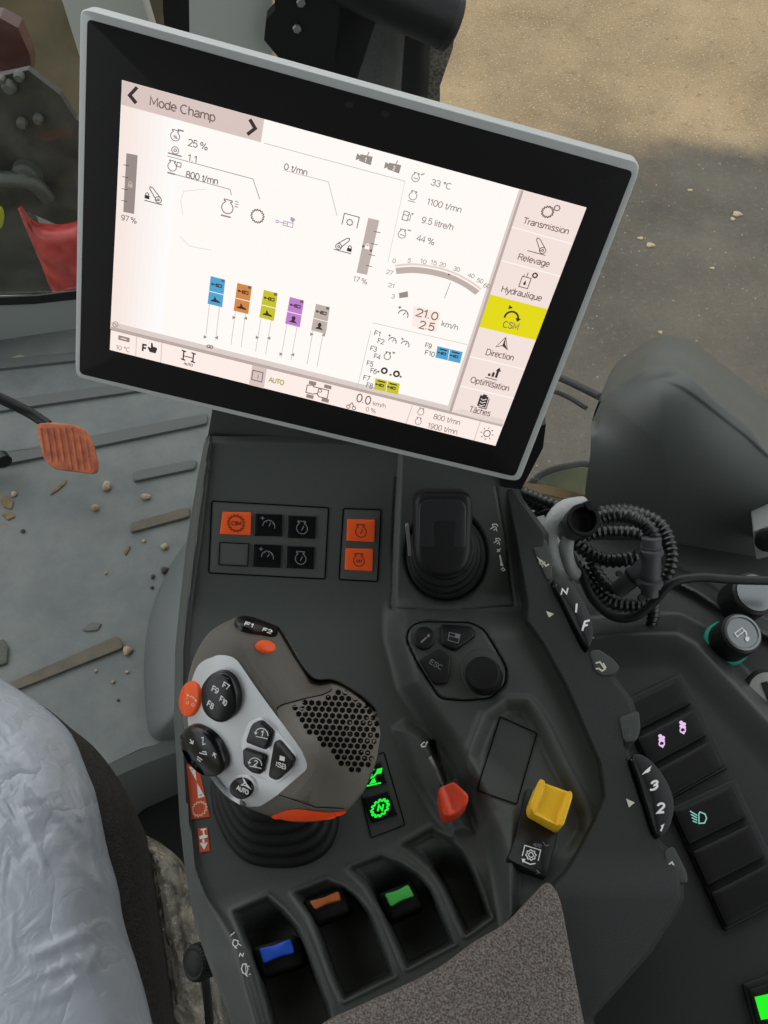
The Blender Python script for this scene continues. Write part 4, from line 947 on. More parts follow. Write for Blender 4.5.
# valve columns
cs = [(BL_, [(100, 52), (170, 70), (155, 202), (85, 185)], 343), (OR_, [(228, 85), (298, 102), (280, 235), (210, 218)], 250), (YL2, [(355, 118), (422, 135), (403, 268), (333, 250)], 345), (PU, [(480, 152), (548, 170), (527, 298), (457, 280)], 425), (GB, [(605, 185), (672, 202), (652, 330), (582, 312)], 330)]
Z9 = K(190, 265, 4.8)
for i, (m, q, ty) in enumerate(cs):
    k = Ink(SCR, .0003); p = [Vector(v) for v in Z9(*q)]
    k.poly([tuple(v) for v in p], m, 0); ml = p[0].lerp(p[3], .54); mr = p[1].lerp(p[2], .54); k.stroke([tuple(ml), tuple(mr)], .7, WH, 1)
    c = cen([tuple(v) for v in p]); ic_cyl(k, SF(*tuple((p[0]+p[1]+ml+mr)/4+Vector((1, 0))), 3.6), .9, DKI, 2)
    f = SF(*tuple((p[2]+p[3]+ml+mr)/4), 4)
    if i < 3: k.poly(f((-1.2, -.7), (1.3, -.7), (1.1, -.3), (.3, -.1), (-.1, .5), (-.4, .6), (-.4, -.1), (-1.1, -.4)), DKI, 2)
    else: k.disc(*f((0, .3))[0], 1.9, 2.2, DKI, 2); k.poly(f((-1.1, -.8), (1.1, -.8), (.3, -.2), (-.3, -.2)), DKI, 2)
    k.poly([tuple(v) for v in (p[1].lerp(p[0], .05), p[1].lerp(p[0], .25), p[1].lerp(p[0], .25)+(p[2]-p[1])*.1, p[1].lerp(p[0], .05)+(p[2]-p[1])*.1)], TX, 2)
    dv = (p[3]-p[0]).normalized(); l0 = p[3]+(p[2]-p[3])*.13; r0 = p[3]+(p[2]-p[3])*.82
    k.stroke([tuple(l0), tuple(l0+dv*34)], .6, LN, 1); k.stroke([tuple(r0), tuple(r0+dv*34)], .6, LN, 1)
    yy = 265+ty/4.8; g = (yy-l0.y)/dv.y; c1 = l0+dv*g; g2 = (yy+.6-r0.y)/dv.y; c2 = r0+dv*g2
    k.poly([tuple(c1+Vector((-2, -1.8))), tuple(c1+Vector((1.4, .3))), tuple(c1+Vector((-2.2, 1.8)))], GB2, 2); k.poly([tuple(c2+Vector((2.2, -1.6))), tuple(c2+Vector((-1.4, .2))), tuple(c2+Vector((2, 2)))], GB2, 2)
    if i == 0: k.ring(208.6, 346, 1.5, 1.3, .8, DKI); k.ring(211.6, 346.6, 1.5, 1.3, .8, DKI)
    k.done('valve_column', screen, label=('blue', 'orange', 'olive yellow', 'purple', 'taupe')[i]+' hydraulic valve column')
# left part of the page
k = Ink(SCR, .0003); Q1 = K(100, 70, 4.8); Q2 = K(190, 140, 3.84)
ic_engine(k, SF(175.4, 136, 4.6), .8, TX, 2, False); k.text('%', (173.3, 137.6), (177.6, 138.8), 3, TX, 3); k.stroke([(178, 129.4), (184, 131)], 1.6, TXL, 2)
T(k, '25 %', (188, 145), (207.8, 150.2), 6.6); f = SF(175.4, 150.8, 3.6); k.stroke(f.circ(0, .2, 1, 14), .8, TX, 2, True); k.stroke(f.circ(0, .2, .4, 8), .8, TX, 2, True); k.stroke(f((-2, -1), (2, -1)), 1.4, TXL, 2)
T(k, '1.1', (187.6, 160), (197.5, 162.6), 6.2)
k.stroke(Q1((325, 412), (735, 522), (768, 620)), .7, TXL, 1); k.stroke(Q1((325, 490), (625, 572), (632, 600)), .7, TXL, 1)
ic_engine(k, SF(172.4, 166.3, 4.4), .8, TX, 2, False); k.stroke([(177.5, 162), (181.5, 163), (181, 167), (177, 166)], .8, TX, 2, True); k.stroke(Q1((325, 490), (362, 500)), 1.6, TXL, 2)
T(k, '800 t/mn', (185.8, 176.8), (218.2, 184.4), 6.4)
k.stroke(Q2((360, 115), (532, 160), (565, 290)), .7, LN, 1); T(k, '0 t/mn', (283.8, 168.8), (307.3, 175.2), 6)
ic_engine(k, SF(227.6, 207.4, 5.8), .9, TX, 2, False); f = SF(235, 203.4, 3.2)
for y in (-.8, 0, .8): k.stroke(f((0, y), (1.2, y)), .7, TX, 2)
k.stroke([(221, 214.6), (231, 217.2)], 1.5, TXL, 2)
ic_gear(k, SF(257.7, 215.8, 5.6), .9, TX, 2, 16)
ic_cyl(k, SF(287, 223.6, 6.2), .8, PNK, 2); k.poly([(291, 216.5), (293.6, 217.6), (295.6, 219.4), (293, 222.4), (290.6, 219.6)], PNK, 2)
f = SF(350.4, 220.5, 6.4); k.stroke(f((-1.15, -.9), (-1.15, .9), (1.25, .9), (1.25, -.9)), .9, TX, 2); ic_gear(k, SF(349.8, 222, 2.6), .8, TX, 2, 8)
ic_link(k, SF(343.8, 245.6, 6), .9, TX, 2, -1); ic_lock(k, SF(349.6, 248.8, 2.4), DKI, 2)
ic_link(k, SF(154, 196.4, 6.2), .9, TX, 2, 1); ic_lock(k, SF(147.4, 196, 2.5), DKI, 2)
k.poly(Q1((128, 398), (182, 408), (165, 690), (113, 680)), GB2, 1)
for y in (455, 512, 570, 626): k.stroke(Q1((112-(y-455)*.05, y-2), (140-(y-455)*.05, y+4)), .6, DKI, 2)
ic_lock(k, SF(130.6, 184.6, 2.4), GB, 2); T(k, '97 %', (121.5, 219.4), (137, 223.4), 5.2)
k.poly(Q2((685, 298), (727, 308), (680, 517), (640, 508)), GB, 1)
for i, y in enumerate((350, 396, 438, 480)): k.stroke(Q2((706-i*10, y), (732-i*11, y+5)), .6, DKI, 2)
ic_lock(k, SF(367.3, 246.6, 2.3), WH, 2); k.poly(Q2((662, 400), (672, 408), (662, 412)), DKI, 2); k.poly(Q2((698, 416), (690, 424), (698, 430)), DKI, 2)
T(k, '17 %', (352.8, 280.6), (367, 284), 5, TXL)
k.done('engine_readings', screen)
for x, y, s in ((364.6, 158.6, '1'), (393, 167, '2')):
    k = Ink(SCR, .0003)
    f = SF(x, y, 5); k.poly(f((-1, -.65), (1.5, -.9), (1.5, .85), (-1, .7)), GB2, 2); k.poly(f((-1.7, -.7), (-1, -.3), (-1, .4), (-1.7, .7)), GB2, 2); k.stroke(f((.4, .8), (.6, 1.6)), 1, GB2, 2); k.text(s, f((.05, -.5))[0], f((.45, -.5))[0], 4, WH, 3); k.done('camera_icon', screen)
k = Ink(SCR, .0003)
k.ring(115.8, 324, 2.6, 2.6, .7, TXL, 2); k.stroke([(114.6, 322.8), (117, 325.4)], .6, TXL, 2)
k.done('clock_icon', screen); k = Ink(SCR, .0003); k.stroke([(183, 215), (181, 200), (184, 191), (206, 189)], .5, SHD2, 1); k.stroke([(180, 236), (190, 246), (212, 250)], .5, SHD2, 1)
k.done('tractor_outline', screen)
# centre readings and gauge
k = Ink(SCR, .0003); k.stroke([(405, 181), (388, 262)], .5, SHD2, 1)
for (x, y) in ((415.6, 177.6), (413, 195.8), (402, 234)): ic_engine(k, SF(x, y, 3.8), .8, TXL, 2, y == 195.8)
f = SF(406.6, 215.8, 4.4); k.stroke(f((-.8, -1), (.4, -1), (.4, 1), (-.8, 1)), .9, TXL, 2, True); k.stroke(f((-.8, .2), (.4, .2)), .8, TXL, 2); k.stroke(f((.4, .7), (.9, .4), (.9, -.8), (.5, -.6)), .7, TXL, 2); k.poly(f((.8, 1), (1.5, 1), (1.15, .5)), TXL, 2)
k.stroke([(413.6, 177.4), (418, 178.6)], .9, TXL, 2); k.stroke([(400, 234), (404.4, 235.2)], .9, TXL, 2); k.stroke([(421, 174.6), (424.6, 173.4)], 1.2, TXL, 2); k.stroke([(407.6, 229.4), (411, 230.6)], 1.2, TXL, 2)
T(k, '33 °C', (430.4, 184.4), (451, 189.4), 6, TXL); T(k, '1100 t/mn', (426.2, 203.8), (461, 212.4), 6, TXL); T(k, '9.5 litre/h', (421, 222), (452.8, 230), 6, TXL); T(k, '44 %', (416, 240), (433.8, 244.8), 6, TXL)
G = K(360, 245, 5.486)
up_ = cat(G((195, 125), (290, 118), (400, 132), (500, 160), (590, 205), (657, 250)), 5, False); lo = cat(G((200, 158), (290, 152), (390, 163), (490, 190), (570, 228), (632, 272)), 5, False)
k.poly(up_+lo[::-1], GB, 1); o1 = cat(G((193, 112), (290, 104), (402, 118), (504, 147), (598, 194), (664, 240)), 5, False)
k.stroke(o1, 2.0, emat('screen_rose', (238, 214, 206), .97), 1)
for s, p in (('0', (185, 95)), ('5', (268, 93)), ('10', (345, 98)), ('15', (402, 105)), ('20', (450, 116)), ('30', (527, 140)), ('40', (607, 176)), ('50', (655, 204)), ('60', (692, 232)), ('27', (160, 158)), ('21', (170, 230)), ('3', (180, 290))):
    c = G(p)[0]; w = 1.7*len(s); r = rtv(*c); T(k, s, (c[0]-r[0]*w, c[1]-r[1]*w), (c[0]+r[0]*w, c[1]+r[1]*w), 4, TXL)
k.stroke(G((497, 205), (463, 290)), .6, TXL, 2); k.poly(G((214, 262), (262, 252), (264, 284), (216, 290)), GB2, 1); k.disc(*G((488, 160))[0], 1, 1, TX, 2)
k.poly(G((295, 332), (440, 366), (420, 478), (285, 442)), emat('screen_blush', (252, 236, 228), 1.0), 1)
ic_speed(k, SF(403.4, 313.6, 5), .9, TX, 2)
T(k, '21.0', (415, 315), (437.4, 320), 7.4, emat('screen_brown', (148, 112, 100), .9), .1); T(k, '2.5', (418.4, 327.4), (433.8, 330.6), 7.4, MATS['screen_brown'], .1); T(k, 'km/h', (440.8, 325.2), (457.6, 330), 5.4, TXL)
k.stroke(G((70, 425), (590, 545)), .5, LN, 1)
k.done('speed_gauge', screen)
# function key box
k = Ink(SCR, .0003); B = K(355, 320, 6.4)
for s, a in (('F1', (120, 92)), ('F2', (142, 142)), ('F3', (95, 190)), ('F4', (118, 240)), ('F5', (72, 285)), ('F6', (95, 332)), ('F7', (50, 378)), ('F8', (70, 425)), ('F9', (445, 170)), ('F10', (443, 217))):
    p = B(a)[0]; w = 6.8 if len(s) == 2 else 10.4; r = rtv(*p); T(k, s, p, (p[0]+r[0]*w, p[1]+r[1]*w), 4.6, DKI)
for p in (B((240, 130))[0], B((322, 152))[0]): ic_speed(k, SF(p[0], p[1], 4), .8, TX, 2)
ic_engine(k, SF(387.4, 356, 3.2), .8, TX, 2, False); k.stroke([(392.6, 352), (395, 352.6)], 1.8, TXL, 2)
for p in (B((188, 322))[0], B((266, 342))[0]): k.disc(p[0], p[1], 3.5, 3.4, DKI, 2); k.disc(p[0], p[1], 1.6, 1.6, WH, 3)
for p in (B((150, 328))[0], B((228, 348))[0], B((292, 360))[0]): k.disc(p[0], p[1], 1.2, 1.0, TX, 2)
k.poly(B((132, 370), (288, 405), (275, 475), (122, 440)), YL2, 1); k.poly(B((528, 165), (690, 203), (672, 275), (515, 238)), BL_, 1)
k.stroke(B((208, 388), (198, 456)), .6, WH, 2); k.stroke(B((608, 184), (594, 256)), .6, WH, 2)
for p in ((165, 415), (240, 432), (562, 212), (640, 230)):
    c = B(p)[0]; ic_cyl(k, SF(c[0], c[1], 2.8), .8, DKI, 2); k.stroke([(c[0]-3, c[1]-4.6), (c[0]+4.5, c[1]-2.8)], 1.3, DKI, 2)
k.stroke([(371, 330), (357, 389)], .5, LN, 1)
k.done('function_list', screen)
# carrier under the terminal
slab('carrier', [(214, 400), (420, 440), (420, 492), (204, 458)], PL(TP.at(260, 430)-scr_n*.046, scr_n), term, M_shell2, .02)
slab('carrier', [(500, 440), (546, 424), (543, 448), (520, 492), (500, 486)], PL(TP.at(520, 460)-scr_n*.030, scr_n), term, M_blk, .02)
# ------------------------------------------------------------------ side console on the right
def h_side(X, Y):
    A = -.052 + .0001*(X-680)
    rdg = [(560, 634), (653, 629), (677, 629), (699, 641), (768, 715), (860, 812)]
    yb = np.interp(X, [p[0] for p in rdg], [p[1] for p in rdg]); below = Y-yb
    d = segd(X, Y, rdg); sd = np.where(below > 0, d, -d)
    h = A - .030*(1-sst(-16, 5, sd)) - .004*sst(4, 40, sd)
    h = h + .010*np.exp(-(((X-715)/30)**2+((Y-690+ (X-715)*-1)/18)**2))*0
    led = [(640, 560), (697, 588), (740, 616), (800, 650)]; yl = np.interp(X, [p[0] for p in led], [p[1] for p in led]); dl = np.where(Y > yl, 1, -1)*segd(X, Y, led)
    h = h - .05*(1-sst(-10, 0, dl)) + .006*np.exp(-((dl-4)/4)**2)
    return h
M_side = mat('side_console_plastic', (50, 53, 52), .42, bump=.08, scale=1500, spec=.5)
side = thing('side_console', 'dark side console with black rocker switches right of the armrest rail', 'control console', P(700, 800, -.12))
sl = [(540, 560), (640, 585), (1100, 540)]; sr = [(540, 860), (1100, 860)]
ss = gridrelief('shell', 580, 860, 540, 1100, 2.2, sl, sr, h_side, side, M_side, skirt=.12)
SB = BV([ss], HP(-.05))
M_sw = mat('black_rocker', (15, 15, 16), .5, spec=.35)
for bi, (q, n, labs) in enumerate(((((616, 704), (681, 673), (728, 768), (664, 804)), 3, ('blank black rocker', 'rocker with two pink lit symbols', 'blank black rocker')), (((668, 809), (734, 779), (790, 897), (724, 932)), 3, ('rocker with a lit headlight symbol', 'blank black rocker', 'blank black rocker')))):
    fr_ = pad('switch_frame', rnd(q, 4), SB, side, M_blk, h=.0035, bev=2, base=-.006, label='black frame holding three rocker switches')
    FB = BV([fr_], HP(-.05)); A, B_, C_, D_ = [Vector(p) for p in q]
    for i in range(3):
        f0, f1 = (i+.10)/3, (i+.92)/3
        qq = [A.lerp(D_, f0), B_.lerp(C_, f0), B_.lerp(C_, f1), A.lerp(D_, f1)]
        u = (B_-A).normalized(); qq = [qq[0]+u*3, qq[1]-u*5, qq[2]-u*5, qq[3]+u*3]
        o = pad('rocker_switch', rnd([tuple(p) for p in qq], 2), FB, fr_, M_sw, h=.003, bev=1.5, base=-.002, label=labs[i])
        if bi == 0 and i == 1:
            k = inkc(o, HP(-.05))
            for x, y in ((661, 740), (682, 726.5)):
                k.disc(x-.8, y-4, 2.0, 1.8, M_pink); k.disc(x+2.2, y-2.4, 1.8, 1.7, M_pink); k.disc(x-.6, y-.4, 2.0, 1.8, M_pink); k.ring(x+.8, y+3.6, 2.6, 2.6, 1.3, M_pink, 2); k.poly([(x-2.2, y+5.5), (x+4, y+4), (x+2, y+8)], M_pink); k.disc(x+2.6, y+.6, 1.4, 1.4, M_pink)
            k.done('symbol', o)
        if bi == 1 and i == 0:
            k = inkc(o, HP(-.05))
            k.stroke([(700, 812), (705, 814), (706.6, 818.4), (704.5, 823), (699, 823.4), (698.8, 814)], 1.3, M_ledd, 1, True)
            for j in range(4): k.stroke([(690+j*.9, 811+j*3.3), (697.2, 815.5+j*2.4)], 1.2, M_ledd)
            k.done('symbol', o)
fr_ = pad('switch_frame', rnd([(741, 984), (800, 964), (820, 1030), (760, 1050)], 3), SB, side, M_blk, h=.0035, bev=2, base=-.006)
o = pad('rocker_switch', rnd([(748, 990), (800, 972), (815, 1024), (762, 1042)], 2), BV([fr_], HP(-.05)), fr_, M_sw, h=.003, bev=1.5, base=-.002, label='rocker with a bright green lit window')
k = inkc(o, HP(-.05)); k.grid([(754.5, 997), (785, 990), (790, 1015), (761, 1020)], emat('green_window', (40, 235, 40), 1.1), 1, 3); k.done('lit_window', o)

# lighter knob with turquoise ring
def cyl_at(px0, px1, h0, h1): return P(px0[0], px0[1], h0), P(px1[0], px1[1], h1)
c0 = P(727, 643, -.066); c1 = D(742, 633, (P(727, 643, -.066)-CAM).dot(FWD)-.022); ax = c1-c0; Lh = ax.length
t = thing('cigarette_lighter', 'black push lighter with smoking symbol in a turquoise ring on side console', 'lighter', c0)
M_tq = mat('turquoise_ring', (30, 130, 112), .35, emit=(20, 120, 100), es=.25)
lathe('ring', c0-ax*.1, ax, [(0, .0172), (Lh*.14, .0171), (Lh*.2, .0160)], t, M_tq, label='turquoise glowing ring')
lathe('body', c0, ax, [(0, .0155), (Lh*.9, .0155), (Lh*.97, .0150), (Lh, .0140)], t, M_blk)
lathe('face_ring', c0+ax*.93, ax, [(0, .0138), (Lh*.12, .0135), (Lh*.13, .0118), (Lh*.09, .0112)], t, mat('dark_chrome', (120, 124, 124), .25, metal=.7))
lathe('face', c0+ax*.95, ax, [(0, .0112), (Lh*.06, .0111), (Lh*.065, .010)], t, mat('lighter_face', (52, 55, 55), .4))
k = Ink(PL(c0+ax*1.03, ax), .0003); f = Fr((742.5, 633), (6, -3), (3, 6))
k.stroke([(734.5, 633.5), (742, 628), (744, 631), (737, 637)], 1.0, M_wht, 1, True); k.stroke([(743, 629.6), (745.5, 632), (746.5, 636)], 1.5, M_wht); k.disc(747, 639, 2.2, 2.6, M_wht); k.done('symbol', t)
# round socket with silver insert
c0 = P(738, 604, -.075); c1 = D(755, 593, (c0-CAM).dot(FWD)-.024); ax = c1-c0; Lh = ax.length
t = thing('round_socket', 'black round socket with a silver disc below the black cable, beside the lighter', 'socket', c0)
lathe('body', c0, ax, [(0, .017), (Lh*.95, .017), (Lh, .0155)], t, M_blk)
lathe('rim', c0+ax*.94, ax, [(0, .0150), (Lh*.1, .0145), (Lh*.1, .0125)], t, MATS['dark_chrome'])
lathe('silver_disc', c0+ax*.97, ax, [(0, .012), (Lh*.05, .0118)], t, mat('worn_silver', (160, 160, 156), .4, metal=.3, rgb2=(70, 72, 72), vscale=160))
# charging port
c0 = P(768, 693, -.066); n = Vector((-.1, -.25, 1))
t = thing('charging_port', 'silver ringed charging port cut by the right edge, near the switch frames', 'socket', c0)
lathe('ring', c0, n, [(0, .0175), (.003, .017), (.0038, .0155)], t, M_blk)
lathe('plate', c0+n.normalized()*.001, n, [(0, .0148), (.0028, .0145), (.003, .013)], t, mat('port_silver', (176, 178, 174), .35, metal=.3))
pad('port_slot', rnd([(761, 683), (767, 681), (776, 702), (770, 706)], 1), PL(c0+n.normalized()*.004, n), t, M_blk, h=.0012, bev=.6)

# ------------------------------------------------------------------ grey moulded cover by the window
M_cov = mat('grey_moulded_cover', (84, 89, 86), .46, bump=.06, scale=700, spec=.4)
co = cat([(585, 500), (590, 455), (592.5, 419), (604, 396), (629, 377.5), (648, 367.5), (668, 366), (695, 377), (737, 409), (768, 435), (830, 500), (850, 640), (790, 640), (740, 596), (690, 566), (640, 560), (592, 556)], 14)
MC = PL(D(680, 480, .80), (-.30, -.86, .30))
te = [(560, 470), (592.5, 419), (604, 396), (629, 377.5), (648, 367.5), (668, 366), (695, 377), (737, 409), (768, 435), (830, 500), (850, 640)]
te2 = cat(te[1:], 12, False)
def e_cov(X, Y, d):
    a = segd(X, Y, te2); b = segd(X, Y, te[:4])
    sm = np.array(te2); dd_ = np.hypot(X[:, None]-sm[None, :, 0], Y[:, None]-sm[None, :, 1]); a2 = np.maximum(0, -np.log(np.mean(np.exp(-dd_*.05), 1))/.05-38)
    u = np.clip((.35*a+.65*np.minimum(a2, a*1.5))/100, 0, 1); e = .085*np.sqrt(1-(1-u)**2)
    e = e + .0022*(1-sst(14.5, 18, a))*sst(645, 690, X)
    return e
cov = thing('plastic_cover', 'large grey moulded cover with rounded top beside the right window', 'cover', D(690, 560, .85))
cb = relief('cover_shell', co, MC, e_cov, cov, M_cov, nr=60, c=(690, 500), back=((.985, -.03), (.96, -.07)))
br = pad('bracket', rnd([(753, 529), (790, 516), (796, 548), (756, 558)], 2), PL(D(760, 540, .70), (-.3, -.85, .45)), cov, mat('light_bracket', (142, 148, 144), .45), h=.003, bev=1.2, base=-.06, label='light grey bracket plate')
lathe('bolt', PL(D(760, 540, .70), (-.3, -.85, .45)).at(767, 537, .003), (-.3, -.85, .45), [(0, .010), (.004, .010), (.0055, .007)], br, M_blk, seg=18)

# ------------------------------------------------------------------ cables and connectors
M_con = mat('black_conduit', (32, 33, 34), .3, spec=.6)
M_cab = mat('black_cable', (22, 23, 24), .5, bump=.2, scale=900)
def hose(pts, r, label, corr=.28, pitch=.0042, m=None, cat_='hose', group='corrugated black conduits looped by the connector', name='conduit'):
    w = [D(x, y, t) for x, y, t in pts]
    o = tube(name, w, r, None, m or M_con, seg=12, corr=corr, pitch=pitch); return tag(o, label, cat_, group)
hose([(585, 527, .64), (604, 517, .63), (626, 515.5, .62), (646, 525, .615), (655, 540, .61)], .0062, 'thick corrugated conduit arching into the top of the Y connector')
hose([(600, 512, .67), (630, 511, .66), (660, 524, .655), (671, 550, .65), (668, 573, .65), (655, 592, .655)], .0058, 'outermost corrugated conduit looping behind the Y connector')
hose([(585, 536, .66), (610, 531, .655), (640, 534, .65), (662, 548, .66)], .0055, 'corrugated conduit crossing the middle of the loop')
hose([(568, 535, .65), (580, 547, .645), (602, 559, .64), (622, 560, .635), (640, 556, .632)], .0060, 'corrugated conduit curving below into the connector side')
hose([(566, 556, .665), (582, 572, .66), (596, 592, .655), (615, 604, .65), (642, 606, .645)], .0058, 'lowest corrugated conduit curving under the Y connector')
hose([(590, 556, .66), (597, 572, .655), (608, 586, .65), (622, 591, .645)], .0052, 'short corrugated conduit running into the connector branch')
hose([(652, 598, .64), (652, 618, .65), (643, 640, .66), (630, 660, .672), (612, 682, .685)], .0054, 'corrugated conduit hanging down from the Y connector behind the rail')
hose([(512, 488, .66), (535, 497, .66), (560, 508, .66), (585, 520, .665)], .0050, 'corrugated conduit leaving below the terminal, upper of the pair')
hose([(512, 494, .67), (530, 503, .67), (552, 514, .67), (575, 530, .67)], .0050, 'corrugated conduit leaving below the terminal, lower of the pair')
o = hose([(566, 548, .66), (580, 572, .65), (592, 598, .64), (612, 616, .635), (634, 617, .63), (654, 602, .625), (672, 583, .62), (700, 577.5, .62), (740, 580, .62), (800, 581, .62)], .0034, 'smooth thick black cable sweeping from the coil to the right edge', corr=0, m=M_cab, cat_='cable', group=None, name='cable')
hose([(552, 512, .655), (562, 516, .65), (572, 530, .65), (560, 520, .65)], .0018, 'thin black wire twisted at the plug collar', corr=0, m=M_cab, cat_='cable', group=None, name='wire')
hose([(505, 512, .67), (530, 515, .668), (550, 511, .665), (566, 512, .66)], .0022, 'thin black wire under the corrugated pair below the terminal', corr=0, m=M_cab, cat_='cable', group=None, name='wire')
# Y connector
t = thing('cable_connector', 'dark grey Y-shaped cable connector with clips in the conduit loop', 'connector', D(648, 570, .63))
M_y = mat('connector_grey', (70, 72, 74), .5, spec=.4)
y0, y1 = D(651.5, 538, .605), D(649.5, 596, .615); ya = (y1-y0)
lathe('connector_body', y0, ya, [(0, .0070), (.006, .0070), (.0062, .0078), (.013, .0078), (.0132, .0070), (ya.length*.72, .0072), (ya.length*.73, .0080), (ya.length*.86, .0080), (ya.length*.87, .0062), (ya.length, .0062)], t, M_y, seg=24)
tube('connector_branch', [D(650, 560, .612), D(634, 577, .618), D(618, 590, .628)], .0066, t, M_y, seg=18)
for (x, y, tt, d) in ((651, 552, .603, ya), (650.5, 583, .608, ya)):
    lathe('clip_band', D(x, y, tt), d, [(-.0012, .0088), (.0012, .0088)], t, M_y)
lathe('clip_band', D(634, 577, .618), D(618, 590, .628)-D(650, 560, .612), [(-.001, .0080), (.001, .0080)], t, M_blk)
for x, y in ((638, 551), (639, 582), (620, 574), (642, 598)): lathe('clip_knob', D(x, y, .598), FWD, [(0, .0022), (.004, .0022)], t, M_blk, seg=12)
# plug with grey tape
p0, p1 = D(571, 531, .650), D(584, 519.5, .605); pa = p1-p0; PLn = pa.length
t = thing('cable_plug', 'open black cable plug standing at the cable coil', 'plug', p0)
lathe('plug_body', p0, pa, [(-.01, .0085), (0, .0095), (PLn*.6, .0100), (PLn*.62, .0122), (PLn*.98, .0122), (PLn, .0115), (PLn, .0092), (PLn*.7, .0088)], t, M_blk, seg=32)
lathe('plug_inside', p0+pa*.70, pa, [(0, .0087), (.001, .0086)], t, mat('plug_inside_grey', (44, 46, 46), .6))
pad('latch', rnd([(583, 503), (590, 500), (592, 506), (600, 508), (599, 511), (588, 510)], 1), PL(D(590, 506, .607), -FWD), t, M_blk, h=.001, bev=.5, base=-.006)
M_tape = mat('grey_tape', (166, 171, 168), .5, bump=.3, scale=300)
o = tube('tape_band', [D(x, y, tt) for x, y, tt in ((582, 504, .665), (564, 508, .65), (553, 521, .642), (549, 538, .64), (552, 556, .642), (560, 568, .648), (570, 574, .66))], .0062, None, M_tape, seg=14); tag(o, 'light grey band wrapped round the cable coil, outer of two', 'tape', 'grey bands on the cable coil')
o = tube('tape_band', [D(x, y, tt) for x, y, tt in ((574, 528, .645), (568, 540, .640), (567, 556, .640), (572, 570, .645), (580, 578, .655))], .0050, None, M_tape, seg=14); tag(o, 'light grey band below the plug on the cable coil, inner of two', 'tape', 'grey bands on the cable coil')

# ------------------------------------------------------------------ cab floor, ribs, step
wp_q = D(700, 390, .98); wp_c = wp_q.x+.66*wp_q.y-.01
def fl(x, y, h=-.70): return P(x, y, h)
M_floor = mat('grey_floor_mat', (128, 137, 134), .5, bump=.12, scale=120, spec=.4)
def floor_material(m):
    nt = m.node_tree; N = nt.nodes; L = nt.links; b = N['Principled BSDF']
    g = N.new('ShaderNodeNewGeometry')
    n1 = N.new('ShaderNodeTexNoise'); n1.inputs['Scale'].default_value = 7; n1.inputs['Detail'].default_value = 8; n1.inputs['Roughness'].default_value = .65
    n2 = N.new('ShaderNodeTexNoise'); n2.inputs['Scale'].default_value = 60; n2.inputs['Detail'].default_value = 6
    for n in (n1, n2): L.new(g.outputs['Position'], n.inputs['Vector'])
    r1 = N.new('ShaderNodeValToRGB'); r1.color_ramp.elements[0].position = .35; r1.color_ramp.elements[1].position = .7
    r1.color_ramp.elements[0].color = lin((84, 91, 90))+(1,); r1.color_ramp.elements[1].color = lin((110, 115, 111))+(1,)
    L.new(n1.outputs['Fac'], r1.inputs['Fac'])
    sep = N.new('ShaderNodeSeparateXYZ'); L.new(g.outputs['Position'], sep.inputs[0])
    r2 = N.new('ShaderNodeValToRGB'); r2.color_ramp.elements[0].position = .60; r2.color_ramp.elements[1].position = .72; r2.color_ramp.elements[0].color = (0, 0, 0, 1); r2.color_ramp.elements[1].color = (1, 1, 1, 1)
    L.new(n2.outputs['Fac'], r2.inputs['Fac'])
    mx = N.new('ShaderNodeMapRange'); mx.inputs[1].default_value = -.35; mx.inputs[2].default_value = -.75; mx.inputs[3].default_value = .05; mx.inputs[4].default_value = .85; L.new(sep.outputs['X'], mx.inputs[0])
    mu = N.new('ShaderNodeMath'); mu.operation = 'MULTIPLY'; L.new(r2.outputs['Color'], mu.inputs[0]); L.new(mx.outputs[0], mu.inputs[1])
    mix = N.new('ShaderNodeMixRGB'); mix.inputs[2].default_value = lin((104, 92, 70))+(1,); L.new(mu.outputs[0], mix.inputs[0]); L.new(r1.outputs['Color'], mix.inputs[1])
    L.new(mix.outputs[0], b.inputs['Base Color'])
floor_material(M_floor)
fo = [(-160, 305), (60, 298), (330, 262), (330, 730), (230, 735), (178, 738), (140, 749), (110, 763), (60, 800), (-200, 900)]
floor = struct(slab('floor', fo, HP(-.70), None, M_floor, .012))
rise = [(330, 700), (178, 737), (140, 748), (110, 763), (60, 800), (-200, 900), (-200, 960), (60, 872), (133, 815), (178, 799), (330, 756)]
# riser below the floor edge
M_rise = mat('grey_step_edge', (92, 98, 96), .45, bump=.08, scale=300)
ed = [(330, 676), (230, 714), (178, 736), (140, 750), (110, 763), (60, 800), (-200, 900)]
va = [P(x, y, -.70) for x, y in ed]; vb = [v+Vector((.01, -.015, -.012)) for v in va]; vc = [v+Vector((.012, -.022, -.18)) for v in va]; vd = [v+Vector((0, .05, -.18)) for v in va]
n = len(ed); fs = []
for r in range(3):
    for i in range(n-1): fs.append((r*n+i, r*n+i+1, (r+1)*n+i+1, (r+1)*n+i))
struct(mk('trim_1', va+vb+vc+vd, fs, M_rise, None, smooth=True, angle=40))
M_void = mat('dark_underfloor', (20, 20, 20), .8)  # near-black colour stands in for the unlit void below the step
struct(slab('floor_2', [(-300, 700), (500, 600), (560, 1300), (-300, 1500)], HP(-.90), None, M_void, .01))
